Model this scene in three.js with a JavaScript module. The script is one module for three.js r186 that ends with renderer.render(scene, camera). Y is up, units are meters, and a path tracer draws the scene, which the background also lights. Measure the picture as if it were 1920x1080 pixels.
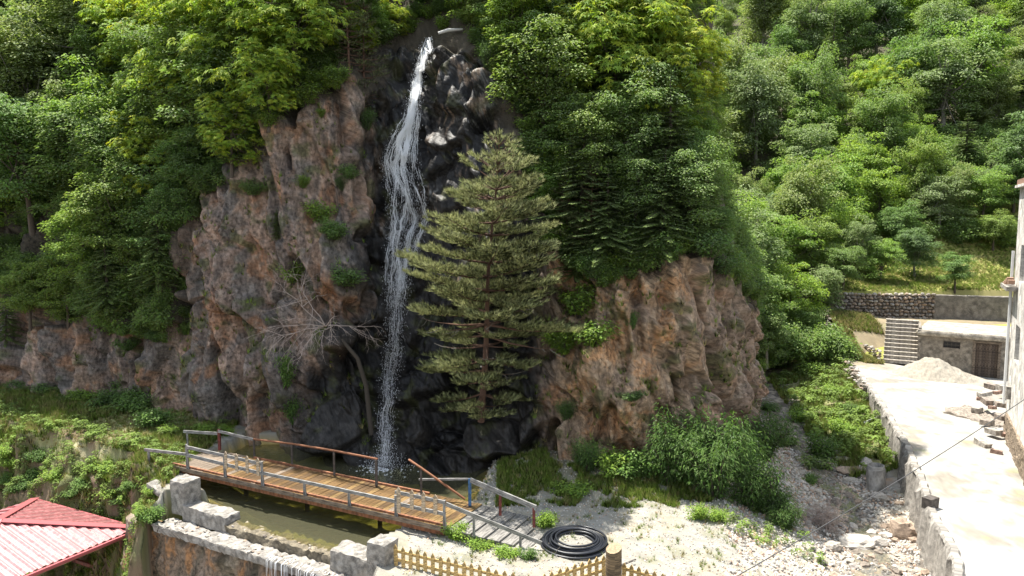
import * as THREE from 'three';
import { mergeGeometries, toCreasedNormals } from 'three/addons/utils/BufferGeometryUtils.js';
import { FontLoader } from 'three/addons/loaders/FontLoader.js';
import { TextGeometry } from 'three/addons/geometries/TextGeometry.js';
import { createNoise3D } from 'simplex-noise';

// ---------------------------------------------------------------- camera, sky, sun, exposure
const scene = new THREE.Scene();
const camera = new THREE.PerspectiveCamera(2 * Math.atan(540 / 1400) * 180 / Math.PI, 16 / 9, 0.1, 900);
const PITCH = 5.5 * Math.PI / 180, EYE = 9;
camera.position.set(0, EYE, 0);
camera.rotation.x = -PITCH;
camera.updateMatrixWorld(true);
const renderer = new THREE.WebGLRenderer({ antialias: true });
renderer.toneMapping = THREE.LinearToneMapping;
renderer.toneMappingExposure = 2.35;
renderer.shadowMap.enabled = true;
const SUN = new THREE.Vector3(-0.22, 0.88, -0.265).normalize();
{ // a bright summer sky: pale blue, whiter towards the horizon, thin high cloud
  const W = 256, H = 128, d = new Float32Array(W * H * 4), nz = createNoise3D(() => 0.37);
  for (let j = 0; j < H; j++) for (let i = 0; i < W; i++) {
    const el = ((j + 0.5) / H - 0.5) * Math.PI, az = ((i + 0.5) / W - 0.5) * 2 * Math.PI, x = Math.cos(az) * Math.cos(el), y = Math.sin(el), z = Math.sin(az) * Math.cos(el);
    const t = Math.pow(Math.max(0, y), 0.55), cl = Math.max(0, nz(x * 2.2, y * 4, z * 2.2) * 0.6 + nz(x * 5, y * 9, z * 5) * 0.3) * (y > 0 ? 1 : 0), g = Math.pow(Math.max(0, x * SUN.x + y * SUN.y + z * SUN.z), 12) * 0.35, o = (j * W + i) * 4;
    const c = y < 0 ? [0.16, 0.16, 0.13] : [0.52 - 0.25 * t, 0.545 - 0.20 * t, 0.57 - 0.10 * t];
    for (let k = 0; k < 3; k++) d[o + k] = c[k] + cl * [0.42, 0.40, 0.37][k] + g;
    d[o + 3] = 1;
  }
  const t = new THREE.DataTexture(d, W, H, THREE.RGBAFormat, THREE.FloatType); t.mapping = THREE.EquirectangularReflectionMapping; t.magFilter = THREE.LinearFilter; t.needsUpdate = true;
  scene.background = t; scene.environment = t;
}
const sun = new THREE.DirectionalLight(new THREE.Color(1, 0.955, 0.87), 5);
sun.name = 'sunlight';
sun.position.copy(SUN).multiplyScalar(120);
sun.castShadow = true; sun.shadow.mapSize.set(4096, 4096);
Object.assign(sun.shadow.camera, { left: -80, right: 80, top: 80, bottom: -80, near: 1, far: 320 });
scene.add(sun); scene.add(sun.target); sun.target.position.set(5, 0, -40); sun.position.add(sun.target.position);

// ---------------------------------------------------------------- helpers
const V = (x, y, z) => new THREE.Vector3(x, y, z);
function rng(seed) { let s = seed | 0; return () => { s = (s + 0x6d2b79f5) | 0; let t = Math.imul(s ^ (s >>> 15), 1 | s); t = (t + Math.imul(t ^ (t >>> 7), 61 | t)) ^ t; return ((t ^ (t >>> 14)) >>> 0) / 4294967296; }; }
const R = rng(7);
const rr = (a, b, r = R) => a + (b - a) * r();
const lerp = (a, b, t) => a + (b - a) * t, clamp = (x, a = 0, b = 1) => Math.min(b, Math.max(a, x));
const sm = (a, b, x) => { const t = clamp((x - a) / (b - a)); return t * t * (3 - 2 * t); };
const noise = createNoise3D(rng(11));
const fbm = (x, y, z, o = 4) => { let s = 0, a = 0.5; for (let i = 0; i < o; i++) { s += a * noise(x, y, z); x = x * 2.03 + 7.1; y = y * 2.03 + 3.7; z = z * 2.03 + 1.3; a *= 0.5; } return s; };
const lin = (r, g, b) => new THREE.Color().setRGB(r, g, b);
function ray(px, py) {
  const c = Math.cos(PITCH), s = Math.sin(PITCH), x = (px - 960) / 1400, y = -(py - 540) / 1400;
  return V(x, y * c - s, -y * s - c);
}
const at = (px, py, D) => { const r = ray(px, py), t = -D / r.z; return V(r.x * t, EYE + r.y * t, -D); };
const atY = (px, py, Y) => { const r = ray(px, py), t = (Y - EYE) / r.y; return V(r.x * t, Y, r.z * t); };
function toPx(p) {
  const c = Math.cos(PITCH), s = Math.sin(PITCH), y = p.y - EYE, zc = -(p.z * c + y * s), yc = y * c - p.z * s;
  return [960 + 1400 * p.x / zc, 540 - 1400 * yc / zc, zc];
}
const taken = {};
function numbered(n) { if (!(n in taken)) { taken[n] = 0; return n; } taken[n]++; return n + '_' + String(taken[n]).padStart(3, '0'); }
function thing(name, label, category, pos, group) {
  const o = new THREE.Group(); o.name = numbered(name); scene.add(o);
  if (pos) o.position.copy(pos);
  o.userData = { label, category }; if (group) o.userData.group = group;
  return o;
}
function mesh(name, geo, mat, parent) { const m = new THREE.Mesh(geo, mat); m.name = parent ? name : numbered(name); m.castShadow = m.receiveShadow = true; (parent || scene).add(m); return m; }
function solo(name, geo, mat, label, category, group) { const m = mesh(name, geo, mat); m.userData = { label, category }; if (group) m.userData.group = group; return m; }
function struct(name, geo, mat) { const m = mesh(name, geo, mat); m.userData.kind = 'structure'; return m; }
function stuff(m, label, category) { m.userData = { kind: 'stuff', label, category }; m.castShadow = m.receiveShadow = true; return m; }
const std = (c, rough = 0.85, extra = {}) => new THREE.MeshStandardMaterial({ color: c, roughness: rough, metalness: 0, ...extra });
const phys = (c, rough, extra = {}) => new THREE.MeshPhysicalMaterial({ color: c, roughness: rough, ...extra });

// tiling noise textures
function tileTex(size, f, srgb) {
  const d = new Uint8Array(size * size * 4);
  for (let y = 0; y < size; y++) for (let x = 0; x < size; x++) {
    const v = f(x / size, y / size), i = (y * size + x) * 4;
    for (let c = 0; c < 3; c++) d[i + c] = clamp(Array.isArray(v) ? v[c] : v) * 255;
    d[i + 3] = 255;
  }
  const t = new THREE.DataTexture(d, size, size); t.wrapS = t.wrapT = THREE.RepeatWrapping; t.magFilter = THREE.LinearFilter; t.minFilter = THREE.LinearMipmapLinearFilter; t.generateMipmaps = true;
  if (srgb) t.colorSpace = THREE.SRGBColorSpace; t.needsUpdate = true; return t;
}
const tn = (u, v, k, seed, o = 4) => { // tiling fbm on a torus-like blend
  const a = fbm(u * k, v * k, seed, o), b = fbm((u - 1) * k, v * k, seed, o), c = fbm(u * k, (v - 1) * k, seed, o), d = fbm((u - 1) * k, (v - 1) * k, seed, o);
  return lerp(lerp(a, b, u), lerp(c, d, u), v);
};
const TEX = {
  rock: tileTex(256, (u, v) => 0.5 + 0.75 * tn(u, v, 9, 1, 5) - 0.35 * Math.abs(tn(u, v, 14, 5, 3))),
  grit: tileTex(256, (u, v) => 0.5 + 0.9 * tn(u, v, 34, 2, 3)),
  wood: tileTex(128, (u, v) => { const g = fbm(u * 1.5, v * 26, 4, 3) + 0.35 * fbm(u * 9, v * 60, 9, 2); return 0.72 + 0.5 * g; }, true),
  grain: tileTex(512, (u, v) => { const g = tn(u, v, 11, 21, 5) + 0.7 * tn(u, v, 46, 17, 3); const k = 0.88 + 0.55 * g; return [k, k * 0.99, k * 0.97]; }, true),
  mottle: tileTex(256, (u, v) => { const g = tn(u, v, 5, 8, 5) + 0.5 * tn(u, v, 30, 3, 2); const k = 0.84 + 0.42 * g; return [k, k * 0.985, k * 0.965]; }, true),
};
const rep = (t, x, y) => { const c = t.clone(); c.repeat.set(x, y); c.needsUpdate = true; return c; };

// geometry helpers
function box(w, h, d, jit = 0, r = R) { // box with uv in metres, corners jittered
  const g = new THREE.BoxGeometry(w, h, d), p = g.attributes.position, uv = g.attributes.uv, n = g.attributes.normal;
  for (let i = 0; i < p.count; i++) {
    const nx = Math.abs(n.getX(i)), ny = Math.abs(n.getY(i));
    if (nx > 0.5) uv.setXY(i, p.getZ(i), p.getY(i)); else if (ny > 0.5) uv.setXY(i, p.getX(i), p.getZ(i)); else uv.setXY(i, p.getX(i), p.getY(i));
  }
  if (jit) {
    const k = {}; for (let i = 0; i < p.count; i++) { const key = [p.getX(i) > 0, p.getY(i) > 0, p.getZ(i) > 0].join(); k[key] ??= [rr(-jit, jit, r), rr(-jit, jit, r), rr(-jit, jit, r)]; p.setXYZ(i, p.getX(i) + k[key][0], p.getY(i) + k[key][1], p.getZ(i) + k[key][2]); }
    g.computeVertexNormals();
  }
  return g;
}
function beam(a, b, w, h, jit = 0) { // box from a to b; w across (horizontal), h vertical-ish
  const d = b.clone().sub(a), L = d.length(), g = box(L, h, w, jit);
  const x = d.normalize(), up = Math.abs(x.y) > 0.9 ? V(0, 0, 1) : V(0, 1, 0), z = x.clone().cross(up).normalize(), y = z.clone().cross(x);
  g.applyMatrix4(new THREE.Matrix4().makeBasis(x, y, z).setPosition(a.clone().add(b).multiplyScalar(0.5)));
  return g;
}
function tube(pts, radii, seg = 6, cap = true) { // tapered tube
  const pos = [], idx = [], uv = [], n = pts.length; let ref = V(0.31, 0.2, 0.93), len = 0;
  for (let i = 0; i < n; i++) {
    const t = pts[Math.min(n - 1, i + 1)].clone().sub(pts[Math.max(0, i - 1)]).normalize();
    let a = ref.clone().addScaledVector(t, -ref.dot(t)); if (a.lengthSq() < 1e-4) a = V(1, 0, 0).addScaledVector(t, -t.x); a.normalize(); ref = a;
    const b = t.clone().cross(a), r = Array.isArray(radii) ? radii[i] : radii; if (i) len += pts[i].distanceTo(pts[i - 1]);
    for (let k = 0; k < seg; k++) { const q = k / seg * Math.PI * 2, c = Math.cos(q) * r, s = Math.sin(q) * r; pos.push(pts[i].x + a.x * c + b.x * s, pts[i].y + a.y * c + b.y * s, pts[i].z + a.z * c + b.z * s); uv.push(k / seg, len); }
    if (i) for (let k = 0; k < seg; k++) { const o = (i - 1) * seg, k1 = (k + 1) % seg; idx.push(o + k, o + k1, o + seg + k, o + k1, o + seg + k1, o + seg + k); }
  }
  if (cap) for (const [o, p, f] of [[0, pts[0], 1], [(n - 1) * seg, pts[n - 1], 0]]) { const c = pos.length / 3; pos.push(p.x, p.y, p.z); uv.push(0.5, 0.5); for (let k = 0; k < seg; k++) { const k1 = (k + 1) % seg; f ? idx.push(c, o + k1, o + k) : idx.push(c, o + k, o + k1); } }
  const g = new THREE.BufferGeometry(); g.setAttribute('position', new THREE.Float32BufferAttribute(pos, 3)); g.setAttribute('uv', new THREE.Float32BufferAttribute(uv, 2)); g.setIndex(idx); g.computeVertexNormals(); return g;
}
const merge = (l) => l.length === 1 ? l[0] : mergeGeometries(l.map((g) => g.index ? g.toNonIndexed() : g), false);
function stoneGeo(seed, detail = 0, flat = 0.75) { // an angular stone, about 1 m across, resting flat
  const r = rng(seed), g0 = detail ? new THREE.IcosahedronGeometry(0.5, detail) : new THREE.DodecahedronGeometry(0.5, 0), p = g0.attributes.position, m = {};
  const cuts = Array.from({ length: 7 }, () => [V(rr(-1, 1, r), rr(-1, 1, r), rr(-1, 1, r)).normalize(), rr(0.30, 0.44, r)]);
  for (let i = 0; i < p.count; i++) {
    const v = V(p.getX(i), p.getY(i), p.getZ(i)), k = v.toArray().map((q) => q.toFixed(3)).join(); m[k] ??= rr(0.86, 1.12, r); v.multiplyScalar(m[k]);
    for (const [n, d] of cuts) { const e = v.dot(n) - d; if (e > 0) v.addScaledVector(n, -e); }
    p.setXYZ(i, v.x, v.y * flat, v.z);
  }
  g0.computeVertexNormals(); return g0;
}
// ---------------------------------------------------------------- the cliff: control columns [picture x, then (picture y, distance) from foot to hilltop]
const COLS = [
  [-250, 735, 37.5, 640, 38.5, 540, 39.5, 440, 41, 340, 43, 200, 46, 50, 50, -150, 56],
  [0, 745, 35.5, 650, 36.3, 560, 37.2, 460, 38.6, 360, 40.3, 220, 43.5, 80, 47, -120, 53],
  [150, 765, 33.8, 680, 34.1, 600, 34.6, 510, 35.4, 420, 36.6, 270, 39.5, 110, 43.5, -100, 50],
  [300, 792, 31.9, 710, 32, 630, 32.3, 540, 32.8, 450, 33.6, 290, 36.5, 120, 40.5, -100, 47],
  [370, 800, 31.0, 700, 31.0, 600, 31.2, 490, 31.6, 380, 32.2, 260, 34.8, 110, 39, -100, 45],
  [450, 805, 30.4, 700, 30.3, 590, 30.5, 440, 31, 290, 31.7, 200, 34, 90, 37.2, -100, 43],
  [530, 815, 29.4, 700, 29.4, 570, 29.7, 390, 30.4, 208, 31.2, 140, 33, 60, 35, -100, 39],
  [640, 850, 28, 720, 28.5, 560, 29.2, 360, 30.2, 160, 31.4, 95, 32.7, 30, 34, -100, 37],
  [700, 872, 27.7, 740, 28.8, 580, 30.2, 380, 31.2, 190, 32.2, 110, 33.2, 40, 34.4, -100, 37],
  [760, 885, 27.3, 740, 28.7, 580, 30.0, 400, 31.1, 230, 32, 110, 33.6, 75, 34.6, -100, 38],
  [805, 885, 27, 740, 28.3, 580, 29.6, 400, 30.6, 230, 31.4, 120, 32.6, 72, 33.8, -100, 38],
  [880, 890, 26.8, 740, 27.7, 580, 28.6, 400, 29.6, 230, 30.4, 120, 31.3, 60, 32.4, -100, 37],
  [960, 895, 26.4, 750, 27.1, 600, 28, 440, 28.9, 290, 29.8, 170, 30.8, 60, 33, -100, 37],
  [1040, 893, 26, 770, 26.5, 650, 27.1, 530, 28, 420, 29, 260, 31, 80, 33.8, -100, 37],
  [1120, 893, 25.6, 790, 25.7, 690, 26, 590, 26.4, 520, 26.9, 340, 29.5, 130, 32.8, -100, 37],
  [1220, 897, 25.2, 790, 25.3, 690, 25.6, 570, 26, 480, 26.6, 320, 29.2, 120, 33, -100, 37.5],
  [1310, 900, 25.3, 790, 25.5, 690, 25.8, 570, 26.2, 470, 26.8, 320, 29.3, 130, 33.3, -100, 38],
  [1362, 900, 26.3, 800, 26.5, 720, 26.8, 620, 27.4, 510, 28, 450, 31, 400, 36, 370, 42],
  [1393, 890, 28.8, 810, 28.9, 740, 29.2, 650, 30, 550, 31, 510, 34, 480, 38.5, 460, 45],
  [1406, 860, 33, 800, 33, 740, 33.5, 670, 34.5, 590, 36, 545, 39, 515, 43, 490, 50],
  [1412, 800, 41, 750, 41, 700, 42, 650, 43, 600, 45, 560, 48, 530, 52, 500, 58],
];
const CTRL = COLS.map((c) => { const l = []; for (let i = 1; i < c.length; i += 2) l.push(at(c[0], c[i], c[i + 1])); const f = l[0].clone(); f.y = -2.4; f.z += 0.25; return [f, ...l]; });
const cr = (a, b, c, d, t) => 0.5 * (2 * b + (c - a) * t + (2 * a - 5 * b + 4 * c - d) * t * t + (3 * b - a - 3 * c + d) * t * t * t);
function ctrl(u, v) { // u: column index, v: row index
  const i = clamp(Math.floor(u), 0, CTRL.length - 2), j = clamp(Math.floor(v), 0, CTRL[0].length - 2), s = u - i, t = v - j, C = (k) => clamp(k, 0, CTRL.length - 1), Q = (k) => clamp(k, 0, CTRL[0].length - 1);
  const o = [0, 0, 0], rows = [];
  for (let k = -1; k < 3; k++) { const a = CTRL[C(i - 1)][Q(j + k)], b = CTRL[i][Q(j + k)], c = CTRL[i + 1][Q(j + k)], d = CTRL[C(i + 2)][Q(j + k)]; rows.push([cr(a.x, b.x, c.x, d.x, s), cr(a.y, b.y, c.y, d.y, s), cr(a.z, b.z, c.z, d.z, s)]); }
  for (let q = 0; q < 3; q++) o[q] = cr(rows[0][q], rows[1][q], rows[2][q], rows[3][q], t);
  return o;
}
// cellular noise: F1, F2, offset to the nearest centre, three hashes of its cell
const CN = { f1: 0, f2: 0, dx: 0, dy: 0, dz: 0, h: 0, h2: 0, h3: 0 };
const hsh = (x, y, z) => { let h = Math.imul(x, 374761393) ^ Math.imul(y, 668265263) ^ Math.imul(z, 1274126177); h = Math.imul(h ^ (h >>> 13), 1103515245); return (h ^ (h >>> 16)) >>> 0; };
function cell(x, y, z) {
  const X = Math.floor(x), Y = Math.floor(y), Z = Math.floor(z); let f1 = 9, f2 = 9, id = 0;
  for (let i = -1; i < 2; i++) for (let j = -1; j < 2; j++) for (let k = -1; k < 2; k++) {
    const h = hsh(X + i, Y + j, Z + k), dx = X + i + (h & 1023) / 1023 - x, dy = Y + j + ((h >>> 10) & 1023) / 1023 - y, dz = Z + k + ((h >>> 20) & 1023) / 1023 - z, d = dx * dx + dy * dy + dz * dz;
    if (d < f1) { f2 = f1; f1 = d; id = h; CN.dx = dx; CN.dy = dy; CN.dz = dz; } else if (d < f2) f2 = d;
  }
  CN.f1 = Math.sqrt(f1); CN.f2 = Math.sqrt(f2); const a = Math.imul(id ^ 0x9e3779b9, 2654435761) >>> 0; CN.h = (a & 4095) / 4095; CN.h2 = ((a >>> 10) & 4095) / 4095; CN.h3 = ((a >>> 20) & 4095) / 4095;
}
// a faceted step field: every cell is a tilted plane; neighbouring planes meet in a bevel instead of a jump
const CB = { id: [0, 0], d: [9, 9], v: [0, 0, 0, 0, 0, 0] };
function facets(x, y, z, A, B, C, off, bevel) {
  const X = Math.floor(x), Y = Math.floor(y), Z = Math.floor(z); let f1 = 9, f2 = 9, i1 = 0, i2 = 0, ax = 0, ay = 0, bx = 0, by = 0;
  for (let i = -1; i < 2; i++) for (let j = -1; j < 2; j++) for (let k = -1; k < 2; k++) {
    const h = hsh(X + i, Y + j, Z + k), dx = X + i + (h & 1023) / 1023 - x, dy = Y + j + ((h >>> 10) & 1023) / 1023 - y, dz = Z + k + ((h >>> 20) & 1023) / 1023 - z, d = dx * dx + dy * dy + dz * dz;
    if (d < f1) { f2 = f1; i2 = i1; bx = ax; by = ay; f1 = d; i1 = h; ax = dx; ay = dy; } else if (d < f2) { f2 = d; i2 = h; bx = dx; by = dy; }
  }
  const val = (id, dx, dy) => { const a = Math.imul(id ^ 0x9e3779b9, 2654435761) >>> 0; CN.h = (a & 4095) / 4095; CN.h2 = ((a >>> 10) & 4095) / 4095; CN.h3 = ((a >>> 20) & 4095) / 4095; return A * (CN.h - 0.5) + B * dx * (CN.h2 - 0.5) + C * dy * (CN.h3 - off); };
  CN.f1 = Math.sqrt(f1); CN.f2 = Math.sqrt(f2); const v2 = val(i2, bx, by), v1 = val(i1, ax, ay), e = CN.f2 - CN.f1; return lerp((v1 + v2) / 2, v1, sm(-bevel, bevel, e) * 2 - 1);
}
const us = [], vs = [];
for (let i = 0; i < COLS.length - 1; i++) { const L = CTRL[i][3].distanceTo(CTRL[i + 1][3]), st = COLS[i][0] < 150 ? 0.16 : COLS[i][0] >= 1395 ? 0.16 : 0.062, n = Math.ceil(L / st); for (let k = 0; k < n; k++) us.push(i + k / n); }
us.push(COLS.length - 1);
for (let j = 0; j < 8; j++) { const n = j === 0 ? 14 : j < 5 ? 46 : j < 7 ? 28 : 14; for (let k = 0; k < n; k++) vs.push(j + k / n); }
vs.push(8);
const NU = us.length, NV = vs.length, cliffP = new Float32Array(NU * NV * 3), cliffC = new Float32Array(NU * NV * 3), cliffUV = new Float32Array(NU * NV * 2), wet = new Float32Array(NU * NV), rowOf = new Float32Array(NU * NV), cxOf = new Float32Array(NU);
for (let a = 0; a < NU; a++) { const i = Math.min(COLS.length - 2, Math.floor(us[a])), c0 = COLS[i][0], c1 = COLS[i + 1][0]; cxOf[a] = lerp(c0, c1, us[a] - i); }
{
  const base = new Float32Array(NU * NV * 3);
  for (let a = 0; a < NU; a++) for (let b = 0; b < NV; b++) base.set(ctrl(us[a], vs[b]), (a * NV + b) * 3);
  const g3 = (a, b) => { const o = (clamp(a, 0, NU - 1) * NV + clamp(b, 0, NV - 1)) * 3; return V(base[o], base[o + 1], base[o + 2]); };
  const mixc = (c, d, t) => { c[0] = lerp(c[0], d[0], t); c[1] = lerp(c[1], d[1], t); c[2] = lerp(c[2], d[2], t); };
  for (let a = 0; a < NU; a++) for (let b = 0; b < NV; b++) {
    const o = a * NV + b, v = vs[b], cx = cxOf[a], p = g3(a, b);
    const n = g3(a + 3, b).sub(g3(a - 3, b)).cross(g3(a, b + 3).sub(g3(a, b - 3))).normalize(); if (n.z < 0 && n.y < 0) n.negate();
    const { x, y, z } = p, face = 1 - sm(4.7, 5.6, v) * (1 - sm(680, 760, cx) * (1 - sm(900, 980, cx)) * (1 - sm(6.6, 7, v)));
    // lean of the joints: ribs run from upper left to lower right on the left rock
    const lx = x + y * 0.24, w1 = 0.35 * noise(x * 0.3, y * 0.2, z * 0.3), w2 = 0.3 * noise(x * 0.5 + 9, y * 0.3, z * 0.5);
    const dk = 150 * (1 - sm(1.5, 6.5, y)), dark = sm(630 - dk, 705 - dk * 0.8, cx + 34 * noise(x * 0.5, y * 0.5, 3) + 14 * noise(x * 2, y * 0.7, 5)) * (1 - sm(1000, 1055, cx + 26 * noise(x * 0.6, y * 0.7, 8)));
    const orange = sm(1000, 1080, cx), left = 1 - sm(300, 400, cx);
    const rib = facets(lx / 0.95 + w1, y / 5.6 + w2, z / 1.0 + w1, 1.5, 2.0, 1.2, 0.4, 0.05), ribCrack = 1 - sm(0, 0.05, CN.f2 - CN.f1), hue = CN.h2, hue2 = CN.h3;
    const blk = facets(x / 1.9 + w2, y / 1.5 + w1, z / 1.6, 0.9, 1.5, 1.2, 0.3, 0.05), blkCrack = 1 - sm(0, 0.06, CN.f2 - CN.f1), bh = CN.h3;
    const small = facets(lx / 0.42 + w1 * 2, y / 1.9 + w2 * 2, z / 0.45, 0.34, 0.6, 0.42, 0.4, 0.05), sCrack = 1 - sm(0, 0.10, CN.f2 - CN.f1), sh = CN.h;
    cell(lx / 0.21 + w1 * 3, y / 0.36 + w2 * 3, z / 0.22);
    const chip = 0.075 * (CN.h - 0.5) + 0.08 * CN.dy * (CN.h3 - 0.3), chue = CN.h2;
    const rough = fbm(x * 0.45, y * 0.3, z * 0.45, 3), fine = fbm(x * 5, y * 4, z * 5, 3);
    const ero = 1 - Math.abs(fbm(x * 0.85 + 0.22 * y, y * 0.16, z * 0.85, 3)) * 2.4, ero2 = 1 - Math.abs(fbm(x * 2.6 - 0.5 * y, y * 0.5, z * 2.6 + 5, 3)) * 2.2;
    let dLeft = 0.85 * rib + 0.9 * small + 0.3 * chip + 0.5 * rough - 0.42 * ribCrack - 0.12 * sCrack;
    let dDark = blk + 0.8 * small + 0.7 * chip + 0.6 * rough + 0.02 * fine - 0.40 * blkCrack - 0.08 * sCrack;
    let dOr = 0.30 * ero + 0.04 * ero2 + 0.8 * rough + 0.75 * small + 0.3 * chip + 0.7 * rib + 0.015 * fine - 0.28 * ribCrack - 0.08 * sCrack - 0.3;
    let d = lerp(lerp(dLeft, dDark, dark), dOr, orange);
    // the water's gully and the open joint right of it
    const gul = Math.exp(-(((cx - 775 + (y - 8) * -3.2) / 26) ** 2)) * sm(3, 9, y);
    d -= gul * 0.5 * dark; d *= lerp(0.35, 1, face) * sm(0, 1.0, v + 0.4);
    cliffP.set([x + n.x * d, y + n.y * d, z + n.z * d], o * 3);
    cliffUV.set([(x - z * 0.7) * 0.42, y * 0.42], o * 2);
    rowOf[o] = v;
    // colour of the stone itself: beds, joints' stains, streaks, lichen
    const streak = fbm(x * 2.1, y * 0.22, z * 2.1, 4), patch = fbm(x * 0.55, y * 0.5, z * 0.55 + 4, 4), spk = fbm(x * 7, y * 6, z * 7, 2), vein = 1 - Math.abs(fbm(x * 1.6 + 4, y * 0.5, z * 1.6, 3)) * 5;
    const c = [0.225, 0.165, 0.134];
    mixc(c, [0.34, 0.235, 0.175], sm(0.5, 0.8, hue) * 0.85); mixc(c, [0.125, 0.108, 0.098], sm(0.5, 0.8, hue2) * 0.85);
    mixc(c, [0.31, 0.155, 0.078], sm(0.12, 0.42, patch + streak * 0.5) * 0.7); mixc(c, [0.165, 0.150, 0.14], sm(0.1, 0.4, -patch) * 0.7);
    mixc(c, [0.36, 0.275, 0.21], sm(0.35, 1, vein) * sm(0.0, 0.3, streak) * 0.75); mixc(c, [0.09, 0.078, 0.07], sm(0.1, 0.45, -streak) * 0.6);
    const co = [0.36, 0.245, 0.155];
    mixc(co, [0.43, 0.22, 0.098], sm(0.05, 0.4, patch + 0.5 * spk) * 0.85); mixc(co, [0.25, 0.175, 0.125], sm(0.02, 0.35, -patch + 0.4 * streak) * 0.85); mixc(co, [0.44, 0.335, 0.23], sm(0.4, 1, vein) * 0.5 + sm(0.6, 1, sh) * 0.25);
    mixc(co, [0.21, 0.165, 0.14], sm(1270, 1350, cx + 60 * streak) * 0.6); mixc(co, [0.13, 0.10, 0.075], sm(0.15, 0.45, -streak) * 0.55);
    const cd = [0.019, 0.018, 0.018];
    mixc(cd, [0.040, 0.036, 0.033], sm(0.4, 0.9, bh) * 0.8); mixc(cd, [0.23, 0.165, 0.12], sm(0.22, 0.5, streak + patch * 0.6) * (0.25 + 0.6 * sm(790, 840, cx)) * sm(4, 8, y)); mixc(cd, [0.26, 0.25, 0.24], sm(0.34, 0.6, spk + patch) * 0.4 * sm(4, 8, y));
    mixc(cd, [0.30, 0.27, 0.23], sm(0.5, 0.7, patch + spk * 0.5) * 0.5 * sm(930, 1010, cx));
    const lichen = sm(0.25, 0.5, fbm(x * 1.7, y * 1.5, z * 1.7 + 20, 3)) * 0.5; mixc(c, [0.165, 0.16, 0.135], lichen); mixc(co, [0.26, 0.245, 0.20], lichen * 0.5);
    mixc(c, cd, dark); mixc(c, co, orange);
    const moss = sm(0.22, 0.42, fbm(x * 0.8 + 30, y * 0.8, z * 0.8, 4) + 0.12 * n.y) * (1 - dark * 0.5); mixc(c, [0.075, 0.085, 0.025], moss * 0.7);
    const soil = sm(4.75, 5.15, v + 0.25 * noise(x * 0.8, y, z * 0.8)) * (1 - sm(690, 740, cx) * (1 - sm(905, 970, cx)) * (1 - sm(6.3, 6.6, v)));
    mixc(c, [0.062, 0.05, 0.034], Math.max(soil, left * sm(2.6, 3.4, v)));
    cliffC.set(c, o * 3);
    wet[o] = dark * (1 - sm(900, 1000, cx) * sm(8, 11, y) * 0.4) - soil;
  }
}
{ // relax the skin so that no face is drawn out across a step, then give it its fine grain where it ended up
  for (let it = 0; it < 3; it++) {
    const Q = cliffP.slice(), st = it < 2 ? NV * 3 : 3;
    for (let a = 1; a < NU - 1; a++) for (let b = 1; b < NV - 1; b++) { const o = (a * NV + b) * 3; for (let q = 0; q < 3; q++) cliffP[o + q] = lerp(Q[o + q], (Q[o + q - st] + Q[o + q + st]) / 2, it < 2 ? 0.42 : 0.3); }
  }
  for (let o = 0; o < NU * NV; o++) {
    const x = cliffP[o * 3], y = cliffP[o * 3 + 1], z = cliffP[o * 3 + 2]; cell((x + y * 0.24) / 0.21, y / 0.40, z / 0.21);
    const k = (1 + 0.42 * fbm(x * 7, y * 6, z * 7, 2) + 0.25 * fbm(x * 2.2, y * 0.9, z * 2.2, 3)) * (0.78 + 0.44 * CN.h2) * 1.08;
    for (let q = 0; q < 3; q++) cliffC[o * 3 + q] *= k; cliffUV[o * 2] = (x - z * 0.7) * 0.42; cliffUV[o * 2 + 1] = (y + z * 0.35) * 0.42;
  }
}
const dryI = [], wetI = [], soilI = [];
for (let a = 0; a < NU - 1; a++) for (let b = 0; b < NV - 1; b++) {
  const o = a * NV + b, q = [o, o + NV, o + 1, o + NV, o + NV + 1, o + 1], cx = cxOf[a], v = vs[b];
  (wet[o] > 0.5 && v < 6.7 ? wetI : v > 5.1 ? soilI : dryI).push(...q);
}
const bufGeo = (pos, col, uv, index) => { const g = new THREE.BufferGeometry(); g.setAttribute('position', new THREE.BufferAttribute(pos, 3)); if (col) g.setAttribute('color', new THREE.BufferAttribute(col, 3)); if (uv) g.setAttribute('uv', new THREE.BufferAttribute(uv, 2)); g.setIndex(index); return g; };
const cliffNormal = (() => { const g = bufGeo(cliffP, null, null, [...[]]); g.setIndex(new THREE.BufferAttribute(Uint32Array.from((function* () { yield* dryI; yield* wetI; yield* soilI; })()), 1)); g.computeVertexNormals(); return g.attributes.normal; })();
function compact(index) { // keep only the vertices that are used
  const map = new Int32Array(NU * NV).fill(-1), P = [], N = [], C = [], U = [], I = new Uint32Array(index.length); let n = 0;
  index.forEach((o, i) => { if (map[o] < 0) { map[o] = n++; P.push(cliffP[o * 3], cliffP[o * 3 + 1], cliffP[o * 3 + 2]); N.push(cliffNormal.getX(o), cliffNormal.getY(o), cliffNormal.getZ(o)); C.push(cliffC[o * 3], cliffC[o * 3 + 1], cliffC[o * 3 + 2]); U.push(cliffUV[o * 2], cliffUV[o * 2 + 1]); } I[i] = map[o]; });
  const g = bufGeo(new Float32Array(P), new Float32Array(C), new Float32Array(U), new THREE.BufferAttribute(I, 1)); g.setAttribute('normal', new THREE.Float32BufferAttribute(N, 3)); return g;
}
const M = {
  cliff: std(0xffffff, 0.92, { vertexColors: true, bumpMap: TEX.rock, bumpScale: 0.022, map: TEX.grain }),
  wet: phys(0xffffff, 0.55, { vertexColors: true, bumpMap: TEX.rock, bumpScale: 0.035, map: TEX.grain, specularIntensity: 0.45 }),
  soil: std(0xffffff, 0.97, { vertexColors: true, bumpMap: TEX.grit, bumpScale: 0.03 }),
};
struct('cliff', compact(dryI), M.cliff);
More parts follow.
